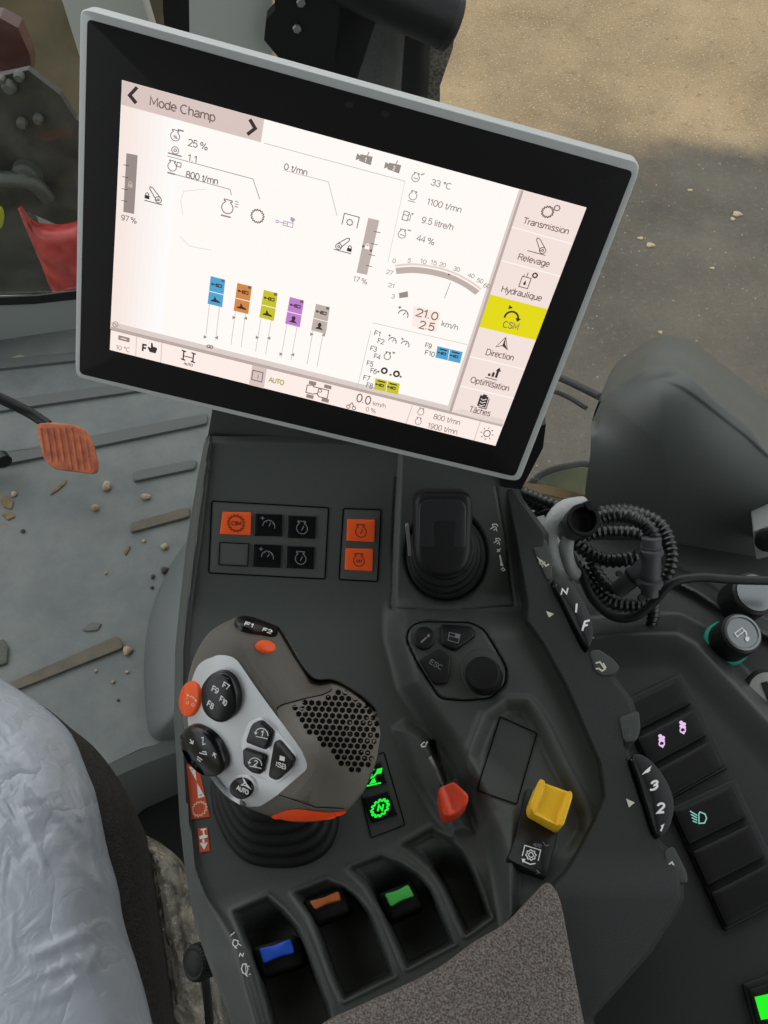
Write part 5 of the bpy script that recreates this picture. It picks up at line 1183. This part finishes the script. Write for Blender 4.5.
# the floor under the consoles 
c0 = P(250, 800, -.70); ln = lambda y, q=wp_c: (q-.66*y, y)
fx = [(c0.x, -1.0), (.85, -1.0), ln(-.25), ln(1.05), (P(330, 262, -.70).x, 1.05), (c0.x, c0.y+.2)]
struct(mk('floor_3', [(x, y, -.001) for x, y in fx]+[(x, y, -.012) for x, y in fx], [tuple(range(6)), tuple(range(11, 5, -1))]+[(i, (i+1) % 6, 6+(i+1) % 6, 6+i) for i in range(6)], M_floor, None, smooth=False))
M_rib = mat('worn_floor_rib', (80, 85, 83), .6, bump=.2, scale=200)
M_ribd = mat('muddy_floor_rib', (96, 88, 74), .8, bump=.4, scale=150, rgb2=(80, 80, 72), vscale=40)
ribs = [([(-60, 367), (80, 353.5), (80, 362), (-60, 377)], 0), ([(-60, 406), (0, 402.5), (150, 381.5), (150, 391), (0, 413), (-60, 418)], 0), ([(-60, 461), (0, 455), (110, 434), (208, 415), (208, 425), (110, 445.5), (0, 467), (-60, 476)], 0), ([(134, 473), (197, 461), (196, 470), (134, 483)], 0), ([(131, 524.5), (190, 508), (190, 518), (131, 534)], 1), ([(6, 686), (118, 637), (123, 644), (124, 649), (20, 690), (8, 693)], 1)]
for i, (q, mdl) in enumerate(ribs):
    struct(pad('trim_%d' % (i+2), rnd(q, 3), HP(-.70), None, M_ribd if mdl else M_rib, h=.006, bev=1.5, base=-.002))
# grey hump under the console
M_hump = mat('grey_hump', (80, 86, 84), .5, bump=.1, scale=300)
hu = cat([(300, 520), (215, 525), (184, 546), (162, 582), (149, 620), (144, 662), (145, 700), (151, 735), (176, 741), (260, 735), (320, 700)], 5)
def e_h(X, Y, d): return .09*np.sqrt(1-(1-np.clip(d/52, 0, 1))**2)
hump = struct(relief('trim_9', hu, HP(-.70), e_h, None, M_hump, nr=18, c=(230, 640), back=((.99, -.01),)))
# front sill and window seal
LAT = Vector((math.cos(math.radians(12)), math.sin(math.radians(12)), 0)); LON = Vector((-LAT.y, LAT.x, 0))
ps = P(40, 334, -.70)
WP = PL(ps, -LON)                                 # foot of the front wall
def wq(name, pts, m, thick=.02, off=0): return struct(slab(name, pts, PL(ps+LON*off, -LON), None, m, thick))
wq('wall_front', [(-200, 306), (36, 302), (215, 282), (215, 306), (36, 337), (-200, 380)], mat('grey_sill', (132, 139, 135), .5, bump=.08, scale=200), .02)
wq('trim_10', [(-200, 306), (36, 296), (215, 274), (215, 284), (36, 304), (-200, 314)], mat('black_seal', (14, 14, 15), .6), .004, -.005)
# glass panes
def glass():
    m = bpy.data.materials.new('window_glass'); m.use_nodes = True; nt = m.node_tree; N = nt.nodes; L = nt.links; N.clear()
    tr = N.new('ShaderNodeBsdfTransparent'); gl = N.new('ShaderNodeBsdfGlossy'); gl.inputs['Roughness'].default_value = .03
    df = N.new('ShaderNodeBsdfDiffuse'); df.inputs[0].default_value = lin((150, 150, 140))+(1,)
    lw = N.new('ShaderNodeLayerWeight'); lw.inputs[0].default_value = .5; pw = N.new('ShaderNodeMath'); pw.operation = 'POWER'; pw.inputs[1].default_value = 5; L.new(lw.outputs['Facing'], pw.inputs[0]); f = N.new('ShaderNodeMath'); f.operation = 'MULTIPLY_ADD'; f.inputs[1].default_value = .8; f.inputs[2].default_value = .02; L.new(pw.outputs[0], f.inputs[0])
    g = N.new('ShaderNodeNewGeometry'); n = N.new('ShaderNodeTexNoise'); n.inputs['Scale'].default_value = 18; n.inputs['Detail'].default_value = 6; L.new(g.outputs['Position'], n.inputs['Vector'])
    rp = N.new('ShaderNodeValToRGB'); rp.color_ramp.elements[0].position = .45; rp.color_ramp.elements[1].position = .8; rp.color_ramp.elements[0].color = (.0, .0, .0, 1); rp.color_ramp.elements[1].color = (.10, .10, .10, 1)
    L.new(n.outputs['Fac'], rp.inputs[0])
    m1 = N.new('ShaderNodeMixShader'); L.new(f.outputs[0], m1.inputs[0]); L.new(tr.outputs[0], m1.inputs[1]); L.new(gl.outputs[0], m1.inputs[2])
    m2 = N.new('ShaderNodeMixShader'); L.new(rp.outputs[0], m2.inputs[0]); L.new(m1.outputs[0], m2.inputs[1]); L.new(df.outputs[0], m2.inputs[2])
    o = N.new('ShaderNodeOutputMaterial'); L.new(m2.outputs[0], o.inputs[0]); return m
M_gl = glass()
struct(slab('window_1', [(-220, 300), (60, 292), (140, 270), (140, -120), (-260, -120)], PL(ps+LON*.02, -LON), None, M_gl, .004))
wp = PL(D(700, 390, .98), Vector((-1, -.66, 0)))
struct(slab('window_2', [(196, 130), (520, 470), (600, 520), (900, 660), (900, -160), (196, -160)], wp, None, M_gl, .004))
# pillar, frames by the top edge
M_pil = mat('grey_pillar', (176, 182, 178), .45, bump=.06, scale=300)
VP = PL((0, 1.02, 0), (0, -1, 0)); VP2 = PL((0, 1.10, 0), (0, -1, 0))
struct(slab('trim_11', [(188, -80), (276, -80), (270, 20), (270, 90), (190, 70)], VP, None, M_pil, .06))
struct(slab('trim_12', [(40, -80), (128, -80), (142, 0), (163, 70), (84, 70), (62, 0)], VP2, None, mat('light_frame', (184, 188, 180), .5), .03))
struct(slab('trim_13', [(160, -80), (192, -80), (194, 90), (170, 90), (163, 10)], PL((0, 1.08, 0), (0, -1, 0)), None, M_blk, .03))
bm_ = thing('hinge_bracket', 'black bolted bracket on the grey pillar above the terminal', 'bracket', VP.at(290, 40))
slab('bracket_plate', [(272, -60), (345, -60), (338, 30), (330, 100), (282, 62), (264, 40), (266, 20), (275, 10)], PL((0, 1.0, 0), (0, -1, 0)), bm_, M_blk, .02)
for x, y in ((301, 2), (297, 28)):
    lathe('bolt', PL((0, .998, 0), (0, -1, 0)).at(x, y), (0, -1, 0), [(0, .0052), (.003, .0052), (.004, .0042)], bm_, mat('bolt_steel', (150, 150, 146), .4, metal=.6), seg=6)
o = tube('coat_hook', [VP.at(262, 50, .05), VP.at(276, 51.5, .055), VP.at(288, 49.5, .06), VP.at(296, 44, .07)], .0035, None, M_pil, seg=10); tag(o, 'small light grey hook on the pillar above the terminal edge', 'hook')
M_fr = mat('black_frame_metal', (24, 25, 25), .5)
struct(slab('trim_14', [(326, -80), (372, -80), (380, 9), (352, 95), (320, 95), (328, 70)], PL((0, 1.04, 0), (0, -1, 0)), None, M_fr, .03))
struct(slab('trim_15', [(374, -80), (330, -80), (340, 100), (440, 130), (440, 30), (405, 20), (380, 5)], PL((0, 1.20, 0), (0, -1, 0)), None, mat('dark_speckled_sheet', (92, 95, 94), .6, rgb2=(80, 83, 82), vscale=200), .01))
struct(slab('trim_16', [(405, -30), (434, -30), (431, 33), (427, 115), (400, 112), (406, 24)], PL((0, 1.12, 0), (0, -1, 0)), None, M_fr, .02))
struct(slab('trim_17', [(432, -30), (462, -30), (453, 48), (431, 112), (426, 112), (430, 33)], PL((0, 1.14, 0), (0, -1, 0)), None, mat('speckled_dark_edge', (44, 46, 46), .6, rgb2=(120, 116, 100), vscale=260), .02))
e0 = VP.at(330, -40); e1 = VP.at(449, 24)
t = thing('padded_tube', 'thick black round-ended tube above the terminal in front of the ground', 'tube', e0)
tube('tube_body', [VP.at(300, -50), VP.at(380, -12), VP.at(448, 18)], .034, t, mat('black_padding', (22, 22, 23), .45, bump=.1, scale=300), seg=28)
lathe('end_cap', VP.at(446, 19), VP.at(448, 18)-VP.at(380, -12), [(0, .0335), (.008, .033), (.012, .028)], t, mat('end_cap_black', (34, 35, 36), .5))

# ------------------------------------------------------------------ pedal
t = thing('brake_pedal', 'orange ribbed rubber pedal on a black arm above the grey floor', 'pedal', P(70, 450, -.60))
MPd = PLT(66, 448, -.57, (.05, -.55, .8))
pe = rnd([(36.5, 424), (50, 422.5), (74, 424.5), (85, 430.5), (92, 444), (97.5, 466), (95, 474.5), (55, 469.5), (44, 459)], 5)
def rib_h(x, y): u = (x-38-(y-424)*.18)/6.3; return .0028*(abs((u % 1)-.5)*2)**.5
M_ped = mat('orange_rubber', (190, 106, 70), .65, bump=.3, scale=250, rgb2=(150, 80, 54), vscale=60)
po = pad('foot_pad', pe, MPd, t, M_ped, h=.006, bev=2, base=-.012)
for i in range(9):
    x0 = 40+i*6.2; pp = []
    for f in np.linspace(0, 1, 8):
        y = 420+f*58; x = x0+(y-420)*.16
        if sdp(np.array([x]), np.array([y]), pe)[0] < -1.5: pp.append(MPd.at(x, y, .0065))
    if len(pp) > 2: tube('tread_rib', pp, .0022, t, M_ped, seg=8)
tube('pedal_arm', [P(-60, 372, -.50), P(-5, 396, -.54), P(28, 412, -.575), P(48, 425, -.59)], .009, t, M_blk, seg=14)
o = tube('pedal_arm_tube', [P(-40, 462, -.66), P(0, 458, -.66), P(4, 462, -.66)], .014, None, M_blk, seg=14); o.name = 'black_stud'; tag(o, 'dark rubber stub at the left edge below the orange pedal', 'stud')

# ------------------------------------------------------------------ grit on the floor
M_peb = mat('tan_pebble', (168, 152, 124), .8, bump=.5, scale=300, rgb2=(140, 124, 98), vscale=90); M_pebd = mat('dark_pebble', (66, 62, 54), .8, bump=.5, scale=300)
def pebble(x, y, r, dark, label):
    bm = bmesh.new(); bmesh.ops.create_icosphere(bm, subdivisions=2, radius=1)
    t_ = (P(x, y, -.70)-CAM).dot(FWD)/F; rr = r*t_; ph = random.random()*6
    for v in bm.verts:
        k_ = 1+.16*math.sin(3*v.co.x+ph)+.12*math.sin(4*v.co.y+ph*2); v.co = Vector((v.co.x*rr*1.1*k_, v.co.y*rr*k_, v.co.z*rr*.8*k_))
    me = bpy.data.meshes.new('pebble'); bm.to_mesh(me); bm.free(); me.materials.append(M_pebd if dark else M_peb)
    for p in me.polygons: p.use_smooth = True
    o = bpy.data.objects.new('pebble', me); COL.objects.link(o); o.location = P(x, y, -.70+rr*.6)
    tag(o, label, 'pebble', 'pebbles on the cab floor')
for a in ((106.6, 486, 4.6, 0, 'largest tan pebble, just right below the orange pedal'), (94.7, 507.5, 3.8, 0, 'brown pebble below the largest one under the orange pedal'), (146, 496.5, 4.0, 0, 'tan pebble between the two short floor ribs'), (164, 546.5, 3.6, 0, 'yellowish pebble below the lower short floor rib'), (165, 570, 3.8, 1, 'dark pebble beside the grey hump'), (153, 576.5, 2.2, 1, 'small dark pebble left of the dark one by the hump'), (151.7, 587.5, 1.8, 1, 'tiny dark crumb on the edge of the grey hump'), (128, 650.5, 4.4, 0, 'pale pebble at the upper end of the muddy rib'), (143.5, 541, 1.8, 0, 'tiny tan crumb below the lower short rib'), (14, 494, 2.8, 0, 'pebble near the left edge above the brown dirt'), (22.5, 531, 2.2, 1, 'dark crumb near the left edge below the dirt'), (112.7, 682, 2.0, 0, 'small crumb below the muddy rib'), (96, 671, 1.6, 0, 'tiny crumb under the middle of the muddy rib'), (127, 672, 1.7, 0, 'tiny pale crumb below the pale pebble'), (118, 700, 1.6, 1, 'dark crumb above the floor step'), (106, 573, 1.6, 0, 'pale crumb in the middle of the floor')): pebble(*a)
def chip(pts, label, m, h=.003):
    o = pad('mud_flake', rnd(pts, 1.5), HP(-.70), None, m, h=h, bev=1, base=-.001); tag(o, label, 'mud', 'mud flakes on the cab floor')
M_mud = mat('dried_mud', (122, 104, 76), .9, bump=.8, scale=200, rgb2=(96, 84, 62), vscale=90)
chip([(50, 496), (57, 487), (67, 480), (66, 484), (58, 491)], 'thin strip of dried mud below the orange pedal', M_mud)
chip([(0, 500), (6, 496), (14, 502), (12, 510), (4, 508)], 'brown mud flake at the left edge, upper one', M_mud)
chip([(2, 515), (10, 512), (16, 517), (8, 521)], 'brown mud flake at the left edge, lower one', M_mud)
chip([(124, 553), (129, 546), (131, 547), (126, 556)], 'sliver of dried mud above the grey hump', M_mud)
chip([(82, 630), (92, 622), (102, 624), (98, 631), (86, 632)], 'dark dried flake above the muddy rib', mat('dark_flake', (92, 94, 90), .8))
chip([(12, 358), (20, 355), (28, 358), (30, 364), (18, 367)], 'clump of dried grass on the first floor rib', mat('straw_clump', (150, 138, 104), .9, bump=.8, scale=250))
chip([(-8, 646), (4, 640), (9, 648), (8, 664), (-4, 668)], 'grey mud clod at the left edge above the muddy rib', mat('grey_clod', (84, 86, 80), .9, bump=1, scale=200), .006)

# ------------------------------------------------------------------ seat and plastic
seat = thing('driver_seat', 'driver seat side in dark charcoal fabric below the plastic film', 'seat', P(60, 900, -.30))
sp = cat([(-80, 668), (0, 690), (40, 704), (72, 729), (96, 749), (121, 783), (136, 820), (147, 884), (158, 959), (168, 1040), (172, 1120), (-80, 1120)], 4)
def e_seat(X, Y, d): return .05*np.sqrt(1-(1-np.clip(d/34, 0, 1))**2)
M_seat = mat('charcoal_seat_fabric', (62, 60, 57), .95, bump=.9, scale=600, spec=.1, rgb2=(50, 48, 46), vscale=400)
sc_ = relief('seat_cushion', sp, HP(-.21), e_seat, seat, M_seat, nr=22, c=(30, 940), back=((.985, -.02), (.90, -.10)))
STB = BV([sc_], HP(-.17))
M_film = mat('white_plastic_film', (168, 175, 183), .26, spec=.6)
def film_mat(m, st=.22):
    nt = m.node_tree; N = nt.nodes; L = nt.links; b = N['Principled BSDF']; g = N.new('ShaderNodeNewGeometry')
    v = N.new('ShaderNodeTexNoise'); v.inputs['Scale'].default_value = 11 if st < .5 else 24; v.inputs['Detail'].default_value = 4; v.inputs['Roughness'].default_value = .5; v.inputs['Distortion'].default_value = .4
    L.new(g.outputs['Position'], v.inputs['Vector']); bp = N.new('ShaderNodeBump'); bp.inputs['Strength'].default_value = st; bp.inputs['Distance'].default_value = .02; sb = N.new('ShaderNodeMath'); sb.operation = 'SUBTRACT'; sb.inputs[1].default_value = .5; L.new(v.outputs['Fac'], sb.inputs[0]); ab = N.new('ShaderNodeMath'); ab.operation = 'ABSOLUTE'; L.new(sb.outputs[0], ab.inputs[0]); sq = N.new('ShaderNodeMath'); sq.operation = 'POWER'; sq.inputs[1].default_value = .6; L.new(ab.outputs[0], sq.inputs[0]); v2 = N.new('ShaderNodeTexNoise'); v2.inputs['Scale'].default_value = 42; v2.inputs['Detail'].default_value = 3; v2.inputs['Distortion'].default_value = .8; L.new(g.outputs['Position'], v2.inputs['Vector']); s2 = N.new('ShaderNodeMath'); s2.operation = 'SUBTRACT'; s2.inputs[1].default_value = .5; L.new(v2.outputs['Fac'], s2.inputs[0]); a2 = N.new('ShaderNodeMath'); a2.operation = 'ABSOLUTE'; L.new(s2.outputs[0], a2.inputs[0]); ad = N.new('ShaderNodeMath'); ad.operation = 'MULTIPLY_ADD'; ad.inputs[1].default_value = .45; L.new(a2.outputs[0], ad.inputs[0]); L.new(sq.outputs[0], ad.inputs[2]); L.new(ad.outputs[0], bp.inputs['Height']); L.new(bp.outputs['Normal'], b.inputs['Normal'])
film_mat(M_film)
fo_ = cat([(-60, 640), (0, 678), (22, 692), (49, 711), (71, 734), (90, 771), (101, 798), (112, 850), (121, 884), (129, 925), (142, 970), (154, 1024), (166, 1110), (-60, 1110)], 4)
rs = np.random.RandomState(3)
def creases(X, Y):
    z = np.zeros_like(X)
    for i in range(26):
        x0, y0 = rs.uniform(-20, 150), rs.uniform(690, 1040); a = rs.uniform(-1.2, 1.5); l = rs.uniform(18, 60); w = rs.uniform(2.5, 6); s = rs.uniform(-.0016, .0026)
        p = (x0-l*math.cos(a), y0-l*math.sin(a)); q = (x0+l*math.cos(a), y0+l*math.sin(a))
        z += s*np.exp(-(segd(X, Y, [p, q])/w)**2)
    z += -.0018*np.exp(-(segd(X, Y, [(0, 812), (60, 800), (110, 796)])/1.8)**2) + .0022*np.exp(-(segd(X, Y, [(70, 740), (84, 800), (100, 880), (120, 940)])/5)**2)
    return z
def e_film(X, Y, d): return .062*np.sqrt(1-(1-np.clip(d/60, 0, 1))**2)+.012*sst(0, 80, d)+creases(X, Y)
fm = relief('plastic_film', fo_, HP(-.185), e_film, None, M_film, nr=70, c=(30, 930), back=((1.0, -.003),)); tag(fm, 'crumpled milky white plastic film draped over the driver seat', 'plastic film')
# clear bag between seat and console
M_bag = mat('clear_plastic_bag', (226, 217, 194), .10, spec=1.0, alpha=.42, bump=1.0, scale=40, rgb2=(58, 58, 55), vscale=34, detail=6)  # pale and dark noise paints the glints and dark folds into the colour
film_mat(M_bag, .9)
bo = cat([(138, 838), (152, 838), (170, 850), (186, 868), (198, 910), (206, 960), (222, 1010), (236, 1080), (170, 1080), (162, 1000), (152, 930), (144, 880)], 4)
def e_bag(X, Y, d): return .04*np.sqrt(1-(1-np.clip(d/26, 0, 1))**2)+.004*np.sin(X*.35+Y*.12)*np.sin(Y*.21-X*.1)
bg = relief('plastic_bag', bo, HP(-.30), e_bag, None, M_bag, nr=26, c=(180, 950), back=((.98, -.02), (.9, -.05))); tag(bg, 'crumpled clear plastic bag stuffed between the seat and the console', 'bag')
# adjuster knob under the console edge
kc = P(199, 962, -.10)
t = thing('adjuster_knob', 'round black ribbed knob under the left edge of the armrest console', 'knob', kc)
kax = Vector((-.55, -.25, .75))
lathe('knob_body', kc-kax.normalized()*.010, kax, [(0, .0108), (.010, .0120), (.014, .0113), (.0155, .0096), (.015, .0080), (.0165, .0052)], t, M_rub, seg=56, knurl=.05)
tube('stem', [kc, P(206, 985, -.14), P(210, 1030, -.18)], .003, t, M_blk, seg=10)

# ------------------------------------------------------------------ outside
M_out = mat('outside_ground', (150, 130, 100), .9)
def ground_mat(m):
    nt = m.node_tree; N = nt.nodes; L = nt.links; b = N['Principled BSDF']; b.inputs['Specular IOR Level'].default_value = .15
    g = N.new('ShaderNodeNewGeometry')
    a = P(600, 150, -1.9); c = P(768, 150, -1.9); dl = P(690, 152, -1.9)
    def noise(s, d=6, r=.6):
        n = N.new('ShaderNodeTexNoise'); n.inputs['Scale'].default_value = s; n.inputs['Detail'].default_value = d; n.inputs['Roughness'].default_value = r; L.new(g.outputs['Position'], n.inputs['Vector']); return n.outputs['Fac']
    def ramp(src, p0, c0, p1, c1):
        r = N.new('ShaderNodeValToRGB'); r.color_ramp.elements[0].position = p0; r.color_ramp.elements[1].position = p1; r.color_ramp.elements[0].color = c0; r.color_ramp.elements[1].color = c1; L.new(src, r.inputs[0]); return r.outputs[0]
    def mixc(f, a, b_):
        x = N.new('ShaderNodeMixRGB'); L.new(f, x.inputs[0])
        for i, v in ((1, a), (2, b_)):
            if isinstance(v, tuple): x.inputs[i].default_value = v
            else: L.new(v, x.inputs[i])
        return x.outputs[0]
    C = lambda *v: lin(v)+(1,)
    sand = ramp(noise(1.6), .3, C(132, 114, 86), .7, C(168, 147, 114)); sand = mixc(ramp(noise(26, 4, .7), .56, (0, 0, 0, 1), .70, (.55, .55, .55, 1)), sand, C(112, 96, 74))
    sand = mixc(ramp(noise(80, 2, .5), .61, (0, 0, 0, 1), .68, (.8, .8, .8, 1)), sand, C(196, 178, 146))
    asp = ramp(noise(2.2), .3, C(82, 78, 70), .7, C(108, 102, 91)); asp = mixc(ramp(noise(40, 3, .7), .55, (0, 0, 0, 1), .72, (.6, .6, .6, 1)), asp, C(122, 116, 102))
    vo = N.new('ShaderNodeTexVoronoi'); vo.inputs['Scale'].default_value = 20; L.new(g.outputs['Position'], vo.inputs['Vector'])
    asp = mixc(ramp(vo.outputs['Distance'], .05, (.8, .8, .8, 1), .10, (0, 0, 0, 1)), asp, C(168, 156, 132))
    sand = mixc(ramp(noise(120, 2, .6), .59, (0, 0, 0, 1), .70, (.7, .7, .7, 1)), sand, C(92, 78, 60)); asp = mixc(ramp(noise(90, 2, .6), .64, (0, 0, 0, 1), .7, (.5, .5, .5, 1)), asp, C(40, 38, 36))
    # border between the two: along the line through a and c
    d = (c-a); nrm = Vector((-d.y, d.x, 0)).normalized()
    dot = N.new('ShaderNodeVectorMath'); dot.operation = 'DOT_PRODUCT'; L.new(g.outputs['Position'], dot.inputs[0]); dot.inputs[1].default_value = nrm
    n1 = N.new('ShaderNodeMath'); n1.operation = 'MULTIPLY_ADD'; L.new(noise(1.3, 5), n1.inputs[0]); n1.inputs[1].default_value = 1.3; n1.inputs[2].default_value = -.65
    s = N.new('ShaderNodeMath'); s.operation = 'ADD'; L.new(dot.outputs['Value'], s.inputs[0]); L.new(n1.outputs[0], s.inputs[1])
    mr = N.new('ShaderNodeMapRange'); k0 = nrm.dot(dl); mr.inputs[1].default_value = k0-.18; mr.inputs[2].default_value = k0+.18; L.new(s.outputs[0], mr.inputs[0])
    L.new(mixc(mr.outputs[0], asp, sand), b.inputs['Base Color'])
    bp = N.new('ShaderNodeBump'); bp.inputs['Strength'].default_value = .4; bp.inputs['Distance'].default_value = .01; L.new(noise(60, 4), bp.inputs['Height']); L.new(bp.outputs['Normal'], b.inputs['Normal'])
ground_mat(M_out)
gz = DECK-1.9
struct(mk('ground', [(-14, -6, gz), (14, -6, gz), (14, 24, gz), (-14, 24, gz)], [(0, 1, 2, 3)], M_out, None, smooth=False))
for (x, y, r, lab) in ((651, 245, 4, 'pale flat stone on the asphalt right of the terminal'), (640, 238, 2.6, 'small pale stone left of the flat stone'), (738, 214, 4.6, 'pale stone near the right edge above the cover'), (733, 219, 3, 'small stone beside the pale stone near the right edge'), (712, 268, 2.2, 'tiny pale stone in the middle of the asphalt'), (660, 332, 2.4, 'tiny pale stone above the grey cover'), (690, 190, 2.2, 'tiny stone at the border of sand and asphalt'), (618, 216, 2.2, 'tiny stone close to the terminal corner')):
    bm = bmesh.new(); bmesh.ops.create_icosphere(bm, subdivisions=2, radius=1); rr = r*(P(x, y, -1.9)-CAM).dot(FWD)/F
    ph = random.random()*6
    for v in bm.verts: k_ = 1+.25*math.sin(3*v.co.x+ph)+.15*math.sin(5*v.co.y+ph); v.co = Vector((v.co.x*rr*k_, v.co.y*rr*k_*.8, v.co.z*rr*.35))
    me = bpy.data.meshes.new('stone'); bm.to_mesh(me); bm.free(); me.materials.append(mat('pale_stone', (176, 160, 128), .9))
    o = bpy.data.objects.new('stone', me); COL.objects.link(o); o.location = P(x, y, -1.9+rr*.2); tag(o, lab, 'stone', 'pale stones on the ground outside')
# wiper bars outside the right window
VW = PL(wp.p+Vector((.10, .07, 0)), wp.n)
t = thing('wiper_arm', 'pair of thin black wiper bars between the terminal and the grey cover', 'wiper', VW.at(570, 392))
tube('wiper_blade', [VW.at(540, 372), VW.at(565, 380), VW.at(600, 397)], .0062, t, M_blk, seg=10)
tube('wiper_link', [VW.at(540, 386), VW.at(566, 396), VW.at(586, 408)], .0042, t, M_blk, seg=10)
# arched rim outside under the glass
t = thing('wheel_arch', 'dark arched mudguard rim with mossy green inside, left of the grey cover', 'mudguard', D(565, 490, 1.6))
tube('rim_edge', [D(x, y, 1.5) for x, y in ((520, 500), (530, 484), (546, 472), (568, 466), (592, 465), (640, 480))], .006, t, M_blk, seg=10)
slab('inner_face', [(522, 502), (532, 485), (547, 474), (568, 468), (600, 468), (640, 520), (560, 540)], PL(D(565, 490, 1.52), -FWD), t, mat('mossy_green', (58, 62, 40), .6, rgb2=(96, 100, 40), vscale=9, spec=.6), .01)
struct(slab('trim_18', [(512, 481), (545, 485), (590, 496), (592, 505), (545, 494), (516, 492)], PL(D(550, 490, .78), (0, -.5, .9)), None, mat('tan_sill', (150, 128, 96), .7, bump=.3, scale=200), .01))
# left: front of the tractor seen through the window
YO = PL((0, 2.1, 0), (0, -1, 0))
t = thing('front_linkage', 'black steel linkage with bolts seen through the left window pane', 'linkage', YO.at(40, 160))
M_stl = mat('dirty_black_steel', (34, 36, 30), .55, bump=.4, scale=60, rgb2=(50, 50, 38), vscale=20)
slab('steel_plate', [(-60, 60), (0, 76), (28, 70), (60, 95), (76, 120), (110, 130), (110, 232), (60, 226), (28, 212), (-60, 205)], YO, t, M_stl, .02)
for x, y, r in ((10, 85, 6.5), (20, 74, 4.5), (3, 77, 3), (23, 121, 5), (39, 117, 4.5)):
    lathe('bolt', YO.at(x, y, .002), (0, -1, 0), [(0, r*.0030), (.012, r*.0030), (.02, r*.0020)], t, mat('pale_bolt', (74, 76, 66), .6), seg=12)
lathe('hub', YO.at(28, 172, .002), (0, -1, .2), [(0, .042), (.03, .036), (.032, .024), (.05, .020), (.052, .01)], t, mat('hub_grey', (58, 62, 54), .5), seg=28)
tube('arm', [YO.at(-30, 170, .04), YO.at(30, 172, .04), YO.at(52, 190, .04)], .022, t, MATS['hub_grey'], seg=12)
o = slab('red_bodywork', [(-60, 10), (0, 18), (18, 28), (30, 55), (32, 72), (0, 74), (-60, 78)], PL((0, 2.3, 0), (0, -1, 0)), None, mat('dull_red_paint', (74, 42, 36), .5, bump=.2, scale=40), .05); tag(o, 'dull dark red bodywork in the upper left corner outside the pane', 'bodywork')
ro = cat([(18, 209), (30, 224), (50, 228), (72, 226), (112, 214), (150, 330), (66, 300), (52, 290), (40, 262)], 4)
o = relief('red_fender', ro, PL((0, 1.9, 0), (0, -1, .1)), lambda X, Y, d: .06*np.sqrt(1-(1-np.clip(d/16, 0, 1))**2), None, mat('streaked_red_paint', (140, 34, 32), .45, bump=.15, scale=90, rgb2=(170, 62, 54), vscale=26), nr=12, back=((.98, -.02),)); tag(o, 'bright red curved fender behind the left edge of the terminal', 'fender')
o = slab('grass_bank', [(-200, -60), (210, -60), (210, 120), (100, 140), (-200, 90)], PL((0, 3.6, 0), (0, -1, 0)), None, mat('grass_earth', (104, 94, 68), .9, bump=.8, scale=12, rgb2=(74, 70, 50), vscale=4), .1); o['kind'] = 'structure'; o.name = 'background_bank'
o = slab('dark_tyre', [(-60, 200), (16, 206), (40, 260), (56, 310), (-60, 330)], PL((0, 2.2, 0), (0, -1, 0)), None, mat('muddy_tyre', (46, 48, 40), .8, bump=.6, scale=30), .1); tag(o, 'dark muddy tyre face at the left edge below the linkage', 'tyre')
o = relief('yellow_marker', ell(-1, 218, 5, 11), PL((0, 2.0, 0), (0, -1, 0)), lambda X, Y, d: .01*np.clip(d/4, 0, 1), None, mat('lime_yellow', (120, 130, 30), .5, emit=(150, 160, 20), es=.2), nr=5, back=((.9, -.01),)); tag(o, 'small lime yellow spot at the left edge of the pane', 'marker')

# ------------------------------------------------------------------ unseen rest of the cab shell, added to dim light from behind and above
M_lin = mat('cab_lining', (120, 118, 112), .9)
struct(mk('ceiling', [(-1.1, -1.0, 2.05), (.9, -1.0, 2.05), (.9, 1.15, 2.0), (-1.1, 1.15, 2.0)], [(0, 1, 2, 3)], M_lin, None, smooth=False))
struct(mk('wall_rear', [(-1.1, -1.0, -.2), (.9, -1.0, -.2), (.9, -1.0, 2.05), (-1.1, -1.0, 2.05)], [(0, 1, 2, 3)], M_lin, None, smooth=False))
# ------------------------------------------------------------------ light
w = bpy.data.worlds.new('overcast_sky'); SC.world = w; w.use_nodes = True; nt = w.node_tree; N = nt.nodes; L = nt.links
bg = N['Background']; tc = N.new('ShaderNodeTexCoord'); sp_ = N.new('ShaderNodeSeparateXYZ'); L.new(tc.outputs['Generated'], sp_.inputs[0])
rp = N.new('ShaderNodeValToRGB'); e = rp.color_ramp.elements; e[0].position = .0; e[0].color = (.30, .29, .27, 1); e[1].position = 1.0; e[1].color = (.92, .97, 1.0, 1)
x = rp.color_ramp.elements.new(.45); x.color = (.55, .56, .56, 1); x = rp.color_ramp.elements.new(.6); x.color = (.95, .98, 1.0, 1)
mp_ = N.new('ShaderNodeMapRange'); mp_.inputs[1].default_value = -1; mp_.inputs[2].default_value = 1; L.new(sp_.outputs['Z'], mp_.inputs[0]); L.new(mp_.outputs[0], rp.inputs[0]); L.new(rp.outputs[0], bg.inputs[0]); bg.inputs[1].default_value = WORLD
sd_ = bpy.data.lights.new('soft_sun', 'SUN'); so = bpy.data.objects.new('soft_sun', sd_); COL.objects.link(so); sd_.energy = SUN; sd_.angle = math.radians(70); sd_.color = (1, .98, .95)
so.rotation_euler = Vector((.45, -.75, -.9)).to_track_quat('-Z', 'Y').to_euler(); so.location = (-2, 3, 5)
SC.view_settings.view_transform = 'Standard'; SC.view_settings.look = 'None'; SC.view_settings.exposure = 0; SC.view_settings.gamma = 1
